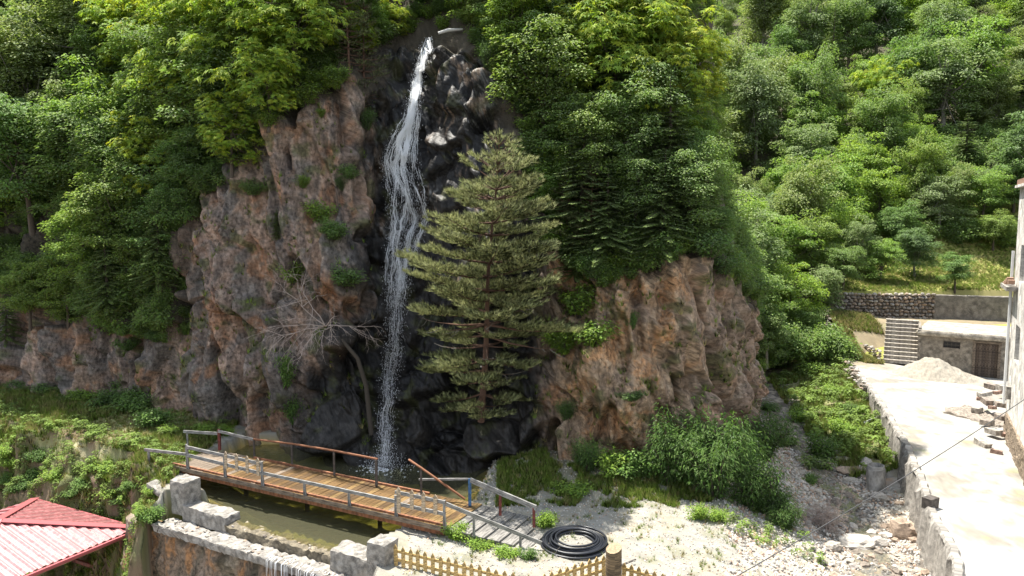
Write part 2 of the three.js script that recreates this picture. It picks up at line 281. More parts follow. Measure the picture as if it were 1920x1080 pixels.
struct('wet_cliff', compact(wetI), M.wet);
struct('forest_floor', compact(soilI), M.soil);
// looking up the rock behind a picture point
const LOOK = []; for (let a = 0; a < NU; a += 3) for (let b = 0; b < NV; b += 2) { const o = a * NV + b, p = V(cliffP[o * 3], cliffP[o * 3 + 1], cliffP[o * 3 + 2]), q = toPx(p); LOOK.push([q[0], q[1], -p.z, o]); }
function cliffHit(px, py) {
  let best = null, bs = 1e9; for (const l of LOOK) { const d = (l[0] - px) ** 2 + (l[1] - py) ** 2, s = Math.max(0, d - 30) * 0.02 + l[2]; if (d < 3000 && s < bs) { bs = s; best = l; } }
  if (!best) return null; const o = best[3]; return { p: V(cliffP[o * 3], cliffP[o * 3 + 1], cliffP[o * 3 + 2]), n: V(cliffNormal.getX(o), cliffNormal.getY(o), cliffNormal.getZ(o)) };
}

// ---------------------------------------------------------------- the ground in front: terrace, pond basin, bank, stream
const STREAM = [[9.3, -12, -1.5], [10.1, -18, -1.35], [10.7, -21, -1.3], [11.7, -23.9, -1.45], [12.7, -29, -1.5], [13.2, -34.8, -1.5], [14.8, -43.3, -1.45], [16, -55, -0.2], [18, -75, 6], [20, -110, 22], [24, -150, 44], [28, -240, 84]];
const BANK = [[-60, -52], [-30, -36.5], [-21, -30.6], [-14, -26.9], [-12.0, -25.3], [-11.35, -23.35], [-4.35, -19.5], [-3.5, -18.8], [-3.4, -10]];
const POND = [[-11.6, -26.6], [-10.9, -24.7], [-8.3, -22.0], [-4.8, -20.1], [-3.8, -20.0], [-2.9, -21.7], [-1.2, -23.0], [-0.6, -27.5], [-5, -30.5], [-11, -30]];
const YARD = [[9.6, -12], [11.0, -17.6], [11.75, -19.05], [12.6, -21.55], [13.75, -24.3], [15.4, -28.4], [17.2, -33.7], [19, -39.3], [20.3, -43.6], [21.2, -47.5], [22.3, -53.6]];
function poly(line, x, z) { // nearest point on a polyline: distance, side (+ when right of its direction), segment + parameter
  let bd = 1e9, r = null;
  for (let i = 0; i < line.length - 1; i++) { const [ax, az] = line[i], [bx, bz] = line[i + 1], dx = bx - ax, dz = bz - az, t = clamp(((x - ax) * dx + (z - az) * dz) / (dx * dx + dz * dz)), qx = x - ax - dx * t, qz = z - az - dz * t, d = Math.hypot(qx, qz); if (d < bd) { bd = d; r = { d, side: Math.sign(dx * (z - az) - dz * (x - ax)), i, t }; } }
  return r;
}
const yIn = (line, q) => lerp(line[q.i][2], line[q.i + 1][2], q.t);
function inPoly(pg, x, z) { let c = false; for (let i = 0, j = pg.length - 1; i < pg.length; j = i++) if ((pg[i][1] > z) !== (pg[j][1] > z) && x < (pg[j][0] - pg[i][0]) * (z - pg[i][1]) / (pg[j][1] - pg[i][1]) + pg[i][0]) c = !c; return c; }
const curve = (pts, x) => { for (let i = 0; i < pts.length - 1; i++) if (x <= pts[i + 1][0]) return lerp(pts[i][1], pts[i + 1][1], clamp((x - pts[i][0]) / (pts[i + 1][0] - pts[i][0]))); return pts[pts.length - 1][1]; };
function ground(x, z, kind) {
  const d = -z; let y = 0.05 + 0.06 * noise(x * 0.5, 0, z * 0.5) + 0.02 * noise(x * 2.3, 3, z * 2.3), k = 'gravel';
  const ledge = 1 - sm(-13.5, -10.5, x); y += ledge * (0.25 + 0.06 * Math.max(0, d - 28)); if (ledge > 0.35) k = 'grass';
  y += sm(22.6, 25.5, d) * (1 - ledge) * 0.45 * sm(-1, 1.5, x) * (1 - sm(6, 8, x));
  const st = poly(STREAM, x, z), bed = yIn(STREAM, st) + 0.05 * noise(x * 1.1, 7, z * 1.1), right = st.side > 0;
  if (x > 2) {
    const w = d > 46 ? 1.2 : 0.75, sl = right ? (d > 29 ? 0.22 : 0.10) : lerp(0.34, 0.55, sm(24, 30, d)), yb = bed + Math.max(0, st.d - w) * sl;
    if (yb < y) { const e = sm(0, 0.35, y - yb); y = lerp(y, yb, e); if (e > 0.4) k = st.d < w + 0.9 ? 'bed' : right && d > 29.5 ? 'grass' : 'rubble'; }
    const yd = poly(YARD, x, z); if (yd.side > 0 && yd.d > 0.05) y = Math.min(y, -1.2);
  }
  const bk = poly(BANK, x, z);
  if (bk.side > 0) { if (x > -11.4 && x < -3.6) y = Math.min(y, -0.9); const steep = x > -11.5 ? sm(0, 0.25, bk.d) : sm(-0.15, 2.8, bk.d + 0.5 * noise(x * 0.6, 2, z * 0.6)); y = lerp(y, -5.4, steep); if (bk.d > 0.3) k = x > -11.5 ? 'rubble' : bk.d > 3.4 ? 'rubble' : 'bank'; }
  else if (x < -11.5 && bk.d < 1) k = 'bank';
  if (bk.side <= 0 && bk.d < 1.3 && x > -11.2 && x < -3.9 && z > -23.7) { y = Math.min(y, -0.9); k = 'pond'; }
  if (inPoly(POND, x, z)) { const e = poly([...POND, POND[0]], x, z).d; y = Math.min(y, -0.30 - Math.min(0.75, e * 0.45) + 0.04 * noise(x * 2, 1, z * 2)); k = 'pond'; }
  if (kind) return k;
  return y;
}
{
  const x0 = -34, x1 = 24, d0 = 12.5, d1 = 52, st = 0.14, nx = Math.round((x1 - x0) / st), nd = Math.round((d1 - d0) / st);
  const P = new Float32Array((nx + 1) * (nd + 1) * 3), C = new Float32Array(P.length), U = new Float32Array((nx + 1) * (nd + 1) * 2), K = [], I = { gravel: [], grass: [], bed: [], rubble: [], bank: [], pond: [] };
  for (let i = 0; i <= nx; i++) for (let j = 0; j <= nd; j++) {
    const x = x0 + i * st, z = -(d0 + j * st), o = i * (nd + 1) + j, y = ground(x, z), k = ground(x, z, 1), a = fbm(x * 0.6, 1 + y * 0.5, z * 0.6, 4), b = fbm(x * 3.2, 5 + y * 2, z * 3.2, 3), c2 = fbm(x * 9, 2 + y * 7, z * 9, 2), bz = k === 'bank' ? 0.5 * fbm(x * 1.3, y * 1.3, 9, 4) : 0;
    P.set([x + bz * 0.3, y + (k === 'rubble' || k === 'bank' || k === 'bed' ? 0.10 * b + 0.06 * c2 : 0.015 * c2), z + bz], o * 3); U.set([x, z], o * 2); K.push(k);
    let c;
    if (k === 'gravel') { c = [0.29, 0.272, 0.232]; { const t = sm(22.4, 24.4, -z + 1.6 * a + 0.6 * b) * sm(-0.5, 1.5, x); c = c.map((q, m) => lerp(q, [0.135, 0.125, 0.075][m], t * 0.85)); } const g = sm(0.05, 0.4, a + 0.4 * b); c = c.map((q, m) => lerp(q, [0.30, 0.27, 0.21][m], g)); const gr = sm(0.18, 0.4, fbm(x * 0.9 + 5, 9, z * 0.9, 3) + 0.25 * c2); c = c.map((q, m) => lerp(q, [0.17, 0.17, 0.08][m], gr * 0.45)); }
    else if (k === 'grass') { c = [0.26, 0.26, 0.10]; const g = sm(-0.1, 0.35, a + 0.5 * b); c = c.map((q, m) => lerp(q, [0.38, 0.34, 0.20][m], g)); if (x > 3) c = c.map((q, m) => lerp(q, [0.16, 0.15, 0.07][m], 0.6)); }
    else if (k === 'bed') { c = [0.14, 0.12, 0.10]; c = c.map((q, m) => lerp(q, [0.38, 0.32, 0.25][m], sm(0, 0.4, b + a * 0.5))); }
    else if (k === 'pond') { c = [0.20, 0.19, 0.055]; c = c.map((q, m) => lerp(q, [0.42, 0.30, 0.10][m], sm(-0.62, -0.36, y + 0.2 * b))); c = c.map((q, m) => lerp(q, [0.10, 0.11, 0.03][m], sm(0.05, 0.4, a + 0.4 * b) * 0.7)); }
    else if (k === 'bank') { c = [0.19, 0.135, 0.085]; c = c.map((q, m) => lerp(q, [0.13, 0.14, 0.05][m], sm(-0.1, 0.3, a))); }
    else { c = [0.38, 0.34, 0.285]; c = c.map((q, m) => lerp(q, [0.34, 0.20, 0.11][m], sm(0.05, 0.4, a + 0.4 * b) * 0.7)); c = c.map((q, m) => lerp(q, [0.20, 0.18, 0.10][m], sm(0.1, 0.5, -a + 0.3 * c2) * 0.6)); }
    const q = 1 + 0.35 * c2 + 0.18 * b; C.set(c.map((v) => v * q), o * 3);
  }
  for (let i = 0; i < nx; i++) for (let j = 0; j < nd; j++) { const o = i * (nd + 1) + j; I[K[o]].push(o, o + nd + 1, o + 1, o + nd + 1, o + nd + 2, o + 1); }
  const all = bufGeo(P, null, null, new THREE.BufferAttribute(Uint32Array.from(Object.values(I).flat()), 1)); all.computeVertexNormals(); const N = all.attributes.normal;
  const names = { gravel: 'gravel_ground', grass: 'grass_ground', bed: 'stream_bed', rubble: 'stony_ground', bank: 'earth_bank', pond: 'pond_floor' };
  const gm = std(0xffffff, 0.95, { vertexColors: true, bumpMap: rep(TEX.grit, 0.9, 0.9), bumpScale: 0.025 });
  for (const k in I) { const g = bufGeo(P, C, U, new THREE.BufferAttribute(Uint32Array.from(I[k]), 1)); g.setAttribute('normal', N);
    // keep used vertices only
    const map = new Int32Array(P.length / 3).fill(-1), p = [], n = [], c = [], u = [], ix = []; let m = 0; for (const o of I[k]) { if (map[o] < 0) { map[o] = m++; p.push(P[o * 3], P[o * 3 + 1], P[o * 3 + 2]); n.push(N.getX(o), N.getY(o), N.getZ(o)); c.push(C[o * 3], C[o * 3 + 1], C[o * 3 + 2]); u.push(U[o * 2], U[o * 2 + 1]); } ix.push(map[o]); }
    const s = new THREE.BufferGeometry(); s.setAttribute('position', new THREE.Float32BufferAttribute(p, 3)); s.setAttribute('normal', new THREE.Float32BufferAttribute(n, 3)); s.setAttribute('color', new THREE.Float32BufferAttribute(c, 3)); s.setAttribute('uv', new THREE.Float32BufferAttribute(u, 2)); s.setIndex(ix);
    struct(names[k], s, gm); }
}
function groundHit(px, py, D0 = 13, D1 = 52) { const r = ray(px, py); for (let D = D0; D < D1; D += 0.1) { const t = -D / r.z, x = r.x * t, y = EYE + r.y * t; if (y < ground(x, -D)) return V(x, ground(x, -D), -D); } return null; }
// ---------------------------------------------------------------- the valley side behind
function hill(x, z) {
  const d = -z, st = poly(STREAM, x, z), off = x - 16 - (d - 55) * 0.06, S = curve([[20, -1.45], [43, -1.45], [55, 0.2], [70, 5.5], [100, 20], [140, 40], [200, 66], [260, 86]], d);
  let y = S + (off > 0 ? 0.20 * off * sm(40, 60, d) : -0.55 * off * sm(50, 64, d)) + 1.6 * fbm(x * 0.04, 2, z * 0.04, 3);
  const ter = 3.55 + (d - 53.8) * 0.145 + 0.1 * noise(x * 0.3, 4, z * 0.3); if (d > 53.9 && x > 21.5) y = lerp(Math.max(y, ter), ter, 1 - sm(60, 70, d));
  else if (x > 21) y = Math.min(y, 1.6);
  return y;
}
{
  const x0 = -30, x1 = 170, d0 = 46, d1 = 250, nx = 180, nd = 190, P = [], C = [], U = [], I = [];
  for (let i = 0; i <= nx; i++) for (let j = 0; j <= nd; j++) {
    const x = lerp(x0, x1, i / nx), d = d0 + (d1 - d0) * (j / nd) ** 1.5, y = hill(x, -d); P.push(x, y, -d); U.push(x, d);
    const a = fbm(x * 0.3, 5, d * 0.3, 4), b = fbm(x * 1.3, 5, d * 1.3, 3), t = d < 72 && x > 21.5 ? 1 : 0, c = [0.07, 0.062, 0.035].map((q, m) => lerp(q, [0.235, 0.24, 0.055][m], t)).map((q, m) => lerp(q, [0.30, 0.26, 0.10][m], t * sm(0, 0.4, a + 0.4 * b))); C.push(...c.map((v) => v * (1 + 0.3 * b)));
    if (i < nx && j < nd) { const o = i * (nd + 1) + j; I.push(o, o + nd + 1, o + 1, o + nd + 1, o + nd + 2, o + 1); }
  }
  const g = bufGeo(new Float32Array(P), new Float32Array(C), new Float32Array(U), I); g.computeVertexNormals(); struct('hillside', g, std(0xffffff, 0.97, { vertexColors: true }));
}
// ---------------------------------------------------------------- plants: builders
class Leaves {
  constructor() { this.p = []; this.n = []; this.c = []; this.i = []; }
  leaf(p, dir, nr, len, wid, col, fold = 0.18) {
    const o = this.p.length / 3, s = new THREE.Vector3().crossVectors(dir, nr).normalize(), n = new THREE.Vector3().crossVectors(s, dir).normalize(), m = 0.42 * len, h = wid * 0.5, f = wid * fold;
    this.p.push(p.x, p.y, p.z, p.x + dir.x * m + s.x * h + n.x * f, p.y + dir.y * m + s.y * h + n.y * f, p.z + dir.z * m + s.z * h + n.z * f,
      p.x + dir.x * len, p.y + dir.y * len - 0.12 * len, p.z + dir.z * len, p.x + dir.x * m - s.x * h + n.x * f, p.y + dir.y * m - s.y * h + n.y * f, p.z + dir.z * m - s.z * h + n.z * f);
    const k = 0.35; this.n.push(n.x, n.y, n.z, n.x - s.x * k, n.y - s.y * k, n.z - s.z * k, n.x, n.y, n.z, n.x + s.x * k, n.y + s.y * k, n.z + s.z * k);
    for (let q = 0; q < 4; q++) this.c.push(col[0], col[1], col[2]);
    this.i.push(o, o + 1, o + 2, o, o + 2, o + 3);
  }
  needle(p, dir, len, wid, col, r) {
    const o = this.p.length / 3, s = new THREE.Vector3().crossVectors(dir, V(r() - 0.5, r() - 0.5, r() - 0.5)).normalize().multiplyScalar(wid * 0.5), n = new THREE.Vector3().crossVectors(s, dir).normalize(); if (n.y < 0) n.negate();
    this.p.push(p.x - s.x, p.y - s.y, p.z - s.z, p.x + s.x, p.y + s.y, p.z + s.z, p.x + dir.x * len, p.y + dir.y * len, p.z + dir.z * len);
    for (let q = 0; q < 3; q++) { this.n.push(n.x, n.y, n.z); this.c.push(col[0], col[1], col[2]); }
    this.i.push(o, o + 1, o + 2);
  }
  geo() { const g = new THREE.BufferGeometry(); g.setAttribute('position', new THREE.Float32BufferAttribute(this.p, 3)); g.setAttribute('normal', new THREE.Float32BufferAttribute(this.n, 3)); g.setAttribute('color', new THREE.Float32BufferAttribute(this.c, 3)); g.setIndex(this.i); return g; }
}
const rdir = (r, up = 0) => { const v = V(rr(-1, 1, r), rr(-1, 1, r) + up, rr(-1, 1, r)); return v.normalize(); };
const shade = (pal, r) => { const a = pal[Math.floor(r() * pal.length)], k = 1.8 * rr(0.65, 1.28, r); return [a[0] * k, a[1] * k, a[2] * k]; };
const PAL = {
  chestnut: [[0.185, 0.245, 0.018], [0.148, 0.220, 0.018], [0.228, 0.265, 0.020], [0.110, 0.180, 0.018]],
  broad: [[0.096, 0.158, 0.024], [0.078, 0.136, 0.024], [0.116, 0.178, 0.027], [0.126, 0.170, 0.042]],
  pale: [[0.124, 0.175, 0.044], [0.103, 0.152, 0.038], [0.148, 0.190, 0.062], [0.090, 0.142, 0.028]],
  fresh: [[0.120, 0.200, 0.022], [0.146, 0.215, 0.025], [0.096, 0.170, 0.020]],
  spruce: [[0.066, 0.100, 0.018], [0.086, 0.122, 0.020], [0.052, 0.082, 0.018]],
  pine: [[0.270, 0.285, 0.125], [0.225, 0.242, 0.105], [0.310, 0.318, 0.155], [0.180, 0.200, 0.085]],
  youngpine: [[0.120, 0.140, 0.058], [0.100, 0.122, 0.050], [0.140, 0.155, 0.072]],
};
const leafMat = (tint, t = 0.5, extra = {}) => phys(tint, 0.9, { vertexColors: true, transmission: t, thickness: 0, side: THREE.DoubleSide, specularIntensity: 0.35, clearcoat: 0.04, clearcoatRoughness: 0.4, ...extra });
const LM = { a: leafMat(lin(1, 1, 1), 0.55), b: leafMat(lin(1.12, 1.02, 0.9), 0.55), c: leafMat(lin(0.84, 0.93, 0.95)), d: leafMat(lin(1.0, 0.95, 1.15)), e: leafMat(lin(1.15, 1.06, 0.85)), f: leafMat(lin(0.68, 0.78, 0.8)), g: leafMat(lin(0.52, 0.62, 0.62)), needle: leafMat(lin(1, 1, 1), 0.25, { clearcoat: 0.1 }), fresh: leafMat(lin(1.05, 1.0, 1), 0.5) };
const barkMat = std(lin(0.10, 0.078, 0.058), 0.95, { bumpMap: TEX.rock, bumpScale: 0.03 }), greyBark = std(lin(0.20, 0.18, 0.155), 0.95), pineBark = std(lin(0.15, 0.082, 0.054), 0.95, { bumpMap: TEX.rock, bumpScale: 0.03 });

function broadTree(seed, o) { // o: H, R, clumps, per, leaf, wid, pal, rosette, base
  const r = rng(seed), L = new Leaves(), wood = [], H = o.H, Rr = o.R, c0 = V(0, H * 0.47, 0), hh = H * 0.52;
  const top = V(rr(-0.3, 0.3, r), H * 0.72, rr(-0.3, 0.3, r)), tp = [V(0, -0.6, 0), V(rr(-0.1, 0.1, r), H * 0.2, rr(-0.1, 0.1, r)), V(top.x * 0.6, H * 0.45, top.z * 0.6), top], tr = H * 0.018;
  wood.push(tube(tp, [tr * 1.35, tr, tr * 0.7, tr * 0.25], 7));
  for (let k = 0; k < o.clumps; k++) {
    const d = rdir(r, 0.25), q = Math.pow(r(), 0.45) * (0.82 + 0.30 * noise(d.x * 1.6 + seed, d.y * 1.6, d.z * 1.6)), c = V(c0.x + d.x * Rr * q, c0.y + d.y * hh * q, c0.z + d.z * Rr * q);
    const out = c.clone().sub(c0).normalize(), rc = Rr * rr(0.20, 0.34, r), flat = rr(0.42, 0.7, r);
    if (k % 3 === 0) { const s = tp[1 + (k % 2)].clone().lerp(top, r() * 0.7), m = s.clone().lerp(c, 0.5); m.y -= 0.05 * H * r(); wood.push(tube([s, m, c], [tr * 0.45, tr * 0.28, tr * 0.08], 5, false)); }
    for (let j = 0; j < o.per; j++) {
      const e = rdir(r, 0.35), f = Math.pow(r(), 0.4), p = V(c.x + e.x * rc * f, c.y + e.y * rc * f * flat, c.z + e.z * rc * f), nn = V(e.x * 0.5 + out.x * 0.4 + rr(-0.5, 0.5, r), 0.75 + rr(-0.35, 0.5, r), e.z * 0.5 + out.z * 0.4 + rr(-0.5, 0.5, r)).normalize(), col = shade(o.pal, r);
      if (o.rosette) { const n = 6, a0 = r() * 6.28, t1 = V(1, 0, 0).cross(nn).normalize(), t2 = nn.clone().cross(t1); for (let m = 0; m < n; m++) { const a = a0 + m / n * 6.283 + rr(-0.25, 0.25, r), dd = t1.clone().multiplyScalar(Math.cos(a)).addScaledVector(t2, Math.sin(a)).addScaledVector(nn, rr(-0.15, 0.25, r)); dd.y -= 0.28; dd.normalize(); L.leaf(p, dd, nn, o.leaf * rr(0.75, 1.2, r), o.wid * rr(0.8, 1.2, r), col); } }
      else { const dd = V(e.x + out.x * 0.6 + rr(-0.6, 0.6, r), -0.25 + rr(-0.35, 0.35, r), e.z + out.z * 0.6 + rr(-0.6, 0.6, r)).normalize(); L.leaf(p, dd, nn, o.leaf * rr(0.7, 1.25, r), o.wid * rr(0.75, 1.25, r), col); }
    }
  }
  return { crown: L.geo(), trunk: merge(wood) };
}
function spruceTree(seed, H, Rr, low = 0.05) {
  const r = rng(seed), L = new Leaves(), wood = [tube([V(0, -0.5, 0), V(0, H * 0.5, 0), V(rr(-0.05, 0.05, r), H, 0)], [H * 0.016, H * 0.011, 0.01], 7)];
  for (let h = H * low; h < H * 0.985; h += rr(0.14, 0.30, r)) {
    const nb = h > H * 0.85 ? 4 : 7, a0 = r() * 6.28;
    for (let k = 0; k < nb; k++) {
      const a = a0 + k / nb * 6.283 + rr(-0.35, 0.35, r), len = Math.max(0.15, Rr * Math.pow(1 - h / H, 0.75) * rr(0.45, 1.25, r)), dx = Math.cos(a), dz = Math.sin(a), s = V(0, h, 0), rise = (h > H * 0.75 ? 0.35 : -0.05) + rr(-0.22, 0.22, r);
      const pt = (t) => V(dx * len * t, h + len * (rise * t - 0.34 * t * t + 0.16 * t * t * t), dz * len * t);
      if (len > 0.5) wood.push(tube([s, pt(0.5), pt(0.95)], [0.022, 0.014, 0.005], 4, false));
      const side = V(-dz, 0, dx);
      for (let t = 0.18; t < 1; t += 0.055 / len) {
        const p = pt(t), w = 0.11 + 0.20 * Math.sin(Math.PI * Math.min(1, t * 0.9 + 0.12)) * Math.min(1, len);
        for (const sg of [-1, 1]) { const dd = side.clone().multiplyScalar(sg * rr(0.6, 1, r)).add(V(dx * 0.65, rr(-0.42, 0.02, r), dz * 0.65)).normalize(); L.leaf(p, dd, V(rr(-0.4, 0.4, r), 1, rr(-0.4, 0.4, r)).normalize(), w * rr(0.7, 1.15, r), 0.055, shade(PAL.spruce, r), 0.1); }
        if (r() < 0.35) L.leaf(p, V(dx * 0.5 + rr(-0.4, 0.4, r), -0.7, dz * 0.5 + rr(-0.4, 0.4, r)).normalize(), V(dx, 0.4, dz).normalize(), w * 0.7, 0.07, shade(PAL.spruce, r), 0.1);
      }
    }
  }
  return { crown: L.geo(), trunk: merge(wood) };
}
function pineTree(seed, H, prof, o) { // prof: [height share, reach]
  const r = rng(seed), L = new Leaves(), wood = [], dead = [], lean = o.lean || V(0, 0, 0), axis = (h) => V(lean.x * h / H + 0.05 * Math.sin(h * 0.9), h, lean.z * h / H + 0.04 * Math.sin(h * 0.7 + 1));
  const tp = [], tr = []; for (let k = 0; k <= 10; k++) { tp.push(axis(H * k / 10)); tr.push(lerp(H * 0.0145, 0.012, Math.pow(k / 10, 0.8))); } tp[0].y -= 0.6; wood.push(tube(tp, tr, 8));
  const tuft = (p, d, len, n, spread) => { const col = shade(o.pal, r); for (let q = 0; q < n; q++) { const e = V(d.x + rr(-spread, spread, r), d.y + rr(-spread, spread, r) + 0.12, d.z + rr(-spread, spread, r)).normalize(); L.needle(p, e, len * rr(0.7, 1.15, r), o.nw, col, r); } };
  for (let h = H * o.low; h < H * 0.975; h += o.step * rr(0.8, 1.2, r) * (h / H > 0.7 ? 0.62 : 1)) {
    const reach = curve(prof, h / H), nb = o.nb + (h / H > 0.72 ? 2 : 0), a0 = r() * 6.28;
    for (let k = 0; k < nb; k++) {
      const a = a0 + k / nb * 6.283 + rr(-0.4, 0.4, r), len = reach * rr(0.45, 1.12, r), up = (h / H > 0.82 ? 0.75 : lerp(-0.28, 0.34, Math.pow(h / H, 0.7))) + rr(-0.13, 0.13, r), dx = Math.cos(a), dz = Math.sin(a), b0 = axis(h);
      const pt = (t) => V(b0.x + dx * len * t, h + len * (up * t - 0.13 * t + 0.17 * t * t), b0.z + dz * len * t);
      const bare = h / H > 0.1 && h / H < o.bareTo && r() < o.bareP; wood.push(tube([pt(0), pt(0.35), pt(0.7), pt(1)], [0.032 * Math.sqrt(len), 0.022 * Math.sqrt(len), 0.012, 0.005], 5, false));
      if (bare) { for (let q = 0; q < 3; q++) { const s = pt(rr(0.5, 0.95, r)), e = s.clone().add(V(dx * 0.4 + rr(-0.4, 0.4, r), rr(-0.3, 0.25, r), dz * 0.4 + rr(-0.4, 0.4, r))); dead.push(tube([s, s.clone().lerp(e, 0.5).add(V(0, -0.04, 0)), e], [0.011, 0.008, 0.003], 4, false)); } continue; }
      const side = V(-dz, 0, dx), t0 = Math.min(0.75, 0.55 / len);
      for (let t = t0; t < 1.001; t += o.gap / len) {
        const p = pt(Math.min(1, t)), w = Math.min(0.95, 0.42 * len) * (0.45 + 0.75 * Math.sin(Math.PI * clamp((t - t0) / (1 - t0) * 0.8 + 0.15)));
        for (const sg of [-1, 1, 0]) {
          const sd = sg === 0 ? V(dx, 0.45, dz) : side.clone().multiplyScalar(sg).add(V(dx * 0.85, rr(0.0, 0.35, r), dz * 0.85)); sd.normalize(); const l2 = sg === 0 ? 0.12 : w * rr(0.6, 1.1, r);
          for (let q = 0.1; q <= l2; q += o.tgap) { const pp = p.clone().addScaledVector(sd, q); pp.y += 0.14 * q * q + rr(-0.03, 0.05, r); tuft(pp, V(sd.x * 0.75, 0.45 + sd.y, sd.z * 0.75).normalize(), o.nl, o.nn, 0.62); }
        }
      }
    }
  }
  for (let q = 0; q < 10; q++) { const p = axis(H * (0.965 + 0.004 * q)); tuft(p, V(rr(-0.4, 0.4, r), 1, rr(-0.4, 0.4, r)).normalize(), o.nl, 18, 0.5); }
  return { crown: L.geo(), trunk: merge(wood), dead: dead.length ? dead : null };
}
function shrubGeo(seed, o) { // leafy shrub rising from the ground; o: R, H, n, leaf, wid, pal
  const r = rng(seed), L = new Leaves(), wood = [], stems = o.stems || 11;
  for (let k = 0; k < stems; k++) {
    const a = r() * 6.283, q = Math.sqrt(r()) * o.R * 0.85, hh = o.H * rr(0.55, 1, r) * (1 - 0.35 * (q / o.R) ** 2), e = V(Math.cos(a) * q, hh, Math.sin(a) * q), m = V(e.x * 0.35, hh * 0.55, e.z * 0.35), s = V(e.x * 0.12, -0.15, e.z * 0.12);
    const at2 = (t) => V(lerp(lerp(s.x, m.x, t), lerp(m.x, e.x, t), t), lerp(lerp(s.y, m.y, t), lerp(m.y, e.y, t), t), lerp(lerp(s.z, m.z, t), lerp(m.z, e.z, t), t));
    wood.push(tube([s, at2(0.5), e], [0.022 * o.H, 0.014 * o.H, 0.004], 4, false));
    const n = Math.round(o.n / stems);
    for (let j = 0; j < n; j++) { const t = Math.pow(r(), 0.6) * 0.92 + 0.08, p = at2(t), sp = o.R * 0.27 * (0.4 + t), dv = rdir(r, 0.1); p.addScaledVector(dv, sp * Math.pow(r(), 0.5)); if (p.y < 0.02) p.y = 0.02 + 0.1 * r(); const nn = V(dv.x * 0.6 + rr(-0.4, 0.4, r), 0.8, dv.z * 0.6 + rr(-0.4, 0.4, r)).normalize(), dd = V(dv.x + rr(-0.6, 0.6, r), rr(-0.6, 0.2, r), dv.z + rr(-0.6, 0.6, r)).normalize(); L.leaf(p, dd, nn, o.leaf * rr(0.65, 1.3, r), o.wid * rr(0.7, 1.25, r), shade(o.pal, r)); }
  }
  return { crown: L.geo(), trunk: merge(wood) };
}
const VARI = {
  chestnut: [1, 2, 3].map((s) => broadTree(100 + s, { H: 7.5, R: 3.3, base: 0.9, clumps: 74, per: 34, leaf: 0.235, wid: 0.085, pal: PAL.chestnut, rosette: true })),
  broad: [1, 2, 3].map((s) => broadTree(200 + s, { H: 7.5, R: 3.1, base: 0.7, clumps: 84, per: 150, leaf: 0.19, wid: 0.125, pal: PAL.broad })),
  pale: [1, 2, 3].map((s) => broadTree(300 + s, { H: 8.5, R: 3.3, base: 0.8, clumps: 96, per: 125, leaf: 0.225, wid: 0.15, pal: PAL.pale })),
  fresh: [1, 2].map((s) => broadTree(400 + s, { H: 7.5, R: 3.2, base: 0.7, clumps: 84, per: 125, leaf: 0.21, wid: 0.13, pal: PAL.fresh })),
  spruce: [1, 2, 3].map((s) => spruceTree(500 + s, 8, 2.3)),
  youngpine: [1, 2].map((s) => pineTree(600 + s, 5, [[0, 1.15], [0.4, 1.05], [0.75, 0.7], [1, 0.2]], { low: 0.1, step: 0.28, nb: 5, gap: 0.17, tgap: 0.13, nl: 0.16, nn: 12, nw: 0.017, pal: PAL.youngpine, bareTo: 0, bareP: 0 })),
  shrub: [1, 2, 3].map((s) => shrubGeo(700 + s, { R: 1, H: 1.3, n: 2300, leaf: 0.12, wid: 0.075, pal: PAL.broad })),
  freshshrub: [1, 2].map((s) => shrubGeo(720 + s, { R: 1, H: 1.2, n: 1700, leaf: 0.145, wid: 0.08, pal: PAL.fresh })),
  willow: [1, 2].map((s) => shrubGeo(740 + s, { R: 1, H: 1.4, n: 4200, leaf: 0.12, wid: 0.03, pal: PAL.broad, stems: 18 })),
  bigleaf: [1, 2].map((s) => shrubGeo(760 + s, { R: 0.8, H: 1.0, n: 420, leaf: 0.21, wid: 0.13, pal: PAL.pale })),
};
const MATS = { chestnut: ['a', 'b'], broad: ['a', 'c', 'e'], pale: ['a', 'd', 'b', 'f'], fresh: ['fresh', 'a', 'e'], spruce: ['needle'], youngpine: ['needle'], shrub: ['c', 'f'], freshshrub: ['fresh'], willow: ['g'], bigleaf: ['a'] };
const protos = {};
function plant(kind, name, label, category, p, scale, opt = {}) {
  const vs2 = VARI[kind], vi = opt.v ?? Math.floor(R() * vs2.length), mk = opt.mat ?? MATS[kind][Math.floor(R() * MATS[kind].length)], key = kind + vi + mk;
  if (!protos[key]) { const g = new THREE.Group(); const t = mesh('trunk', vs2[vi].trunk, kind === 'youngpine' ? pineBark : kind === 'pale' ? greyBark : barkMat, g); mesh('crown', vs2[vi].crown, LM[mk], g); if (/shrub|willow|bigleaf/.test(kind)) { t.name = 'stem'; g.children[1].name = 'foliage'; } protos[key] = g; }
  const o = protos[key].clone(); o.name = numbered(name); scene.add(o); o.position.copy(p); const s = Array.isArray(scale) ? scale : [scale, scale];
  o.scale.set(s[0], s[1], s[0]); o.rotation.set(opt.tx ?? rr(-0.06, 0.06), R() * 6.283, opt.tz ?? rr(-0.06, 0.06));
  o.userData = { label, category }; if (opt.group) o.userData.group = opt.group;
  return o;
}
const ORD = ['first', 'second', 'third', 'fourth', 'fifth', 'sixth', 'seventh', 'eighth', 'ninth', 'tenth', 'eleventh', 'twelfth', 'thirteenth', 'fourteenth', 'fifteenth', 'sixteenth', 'seventeenth', 'eighteenth', 'nineteenth', 'twentieth'];
const ordw = (i) => ORD[i] || 'twenty-' + ORD[i - 20];
const LOOKW = { chestnut: 'yellow-green tree', broad: 'mid-green leafy tree', pale: 'pale green tree', fresh: 'fresh green tree', spruce: 'dark green conifer', youngpine: 'young grey-green pine' };
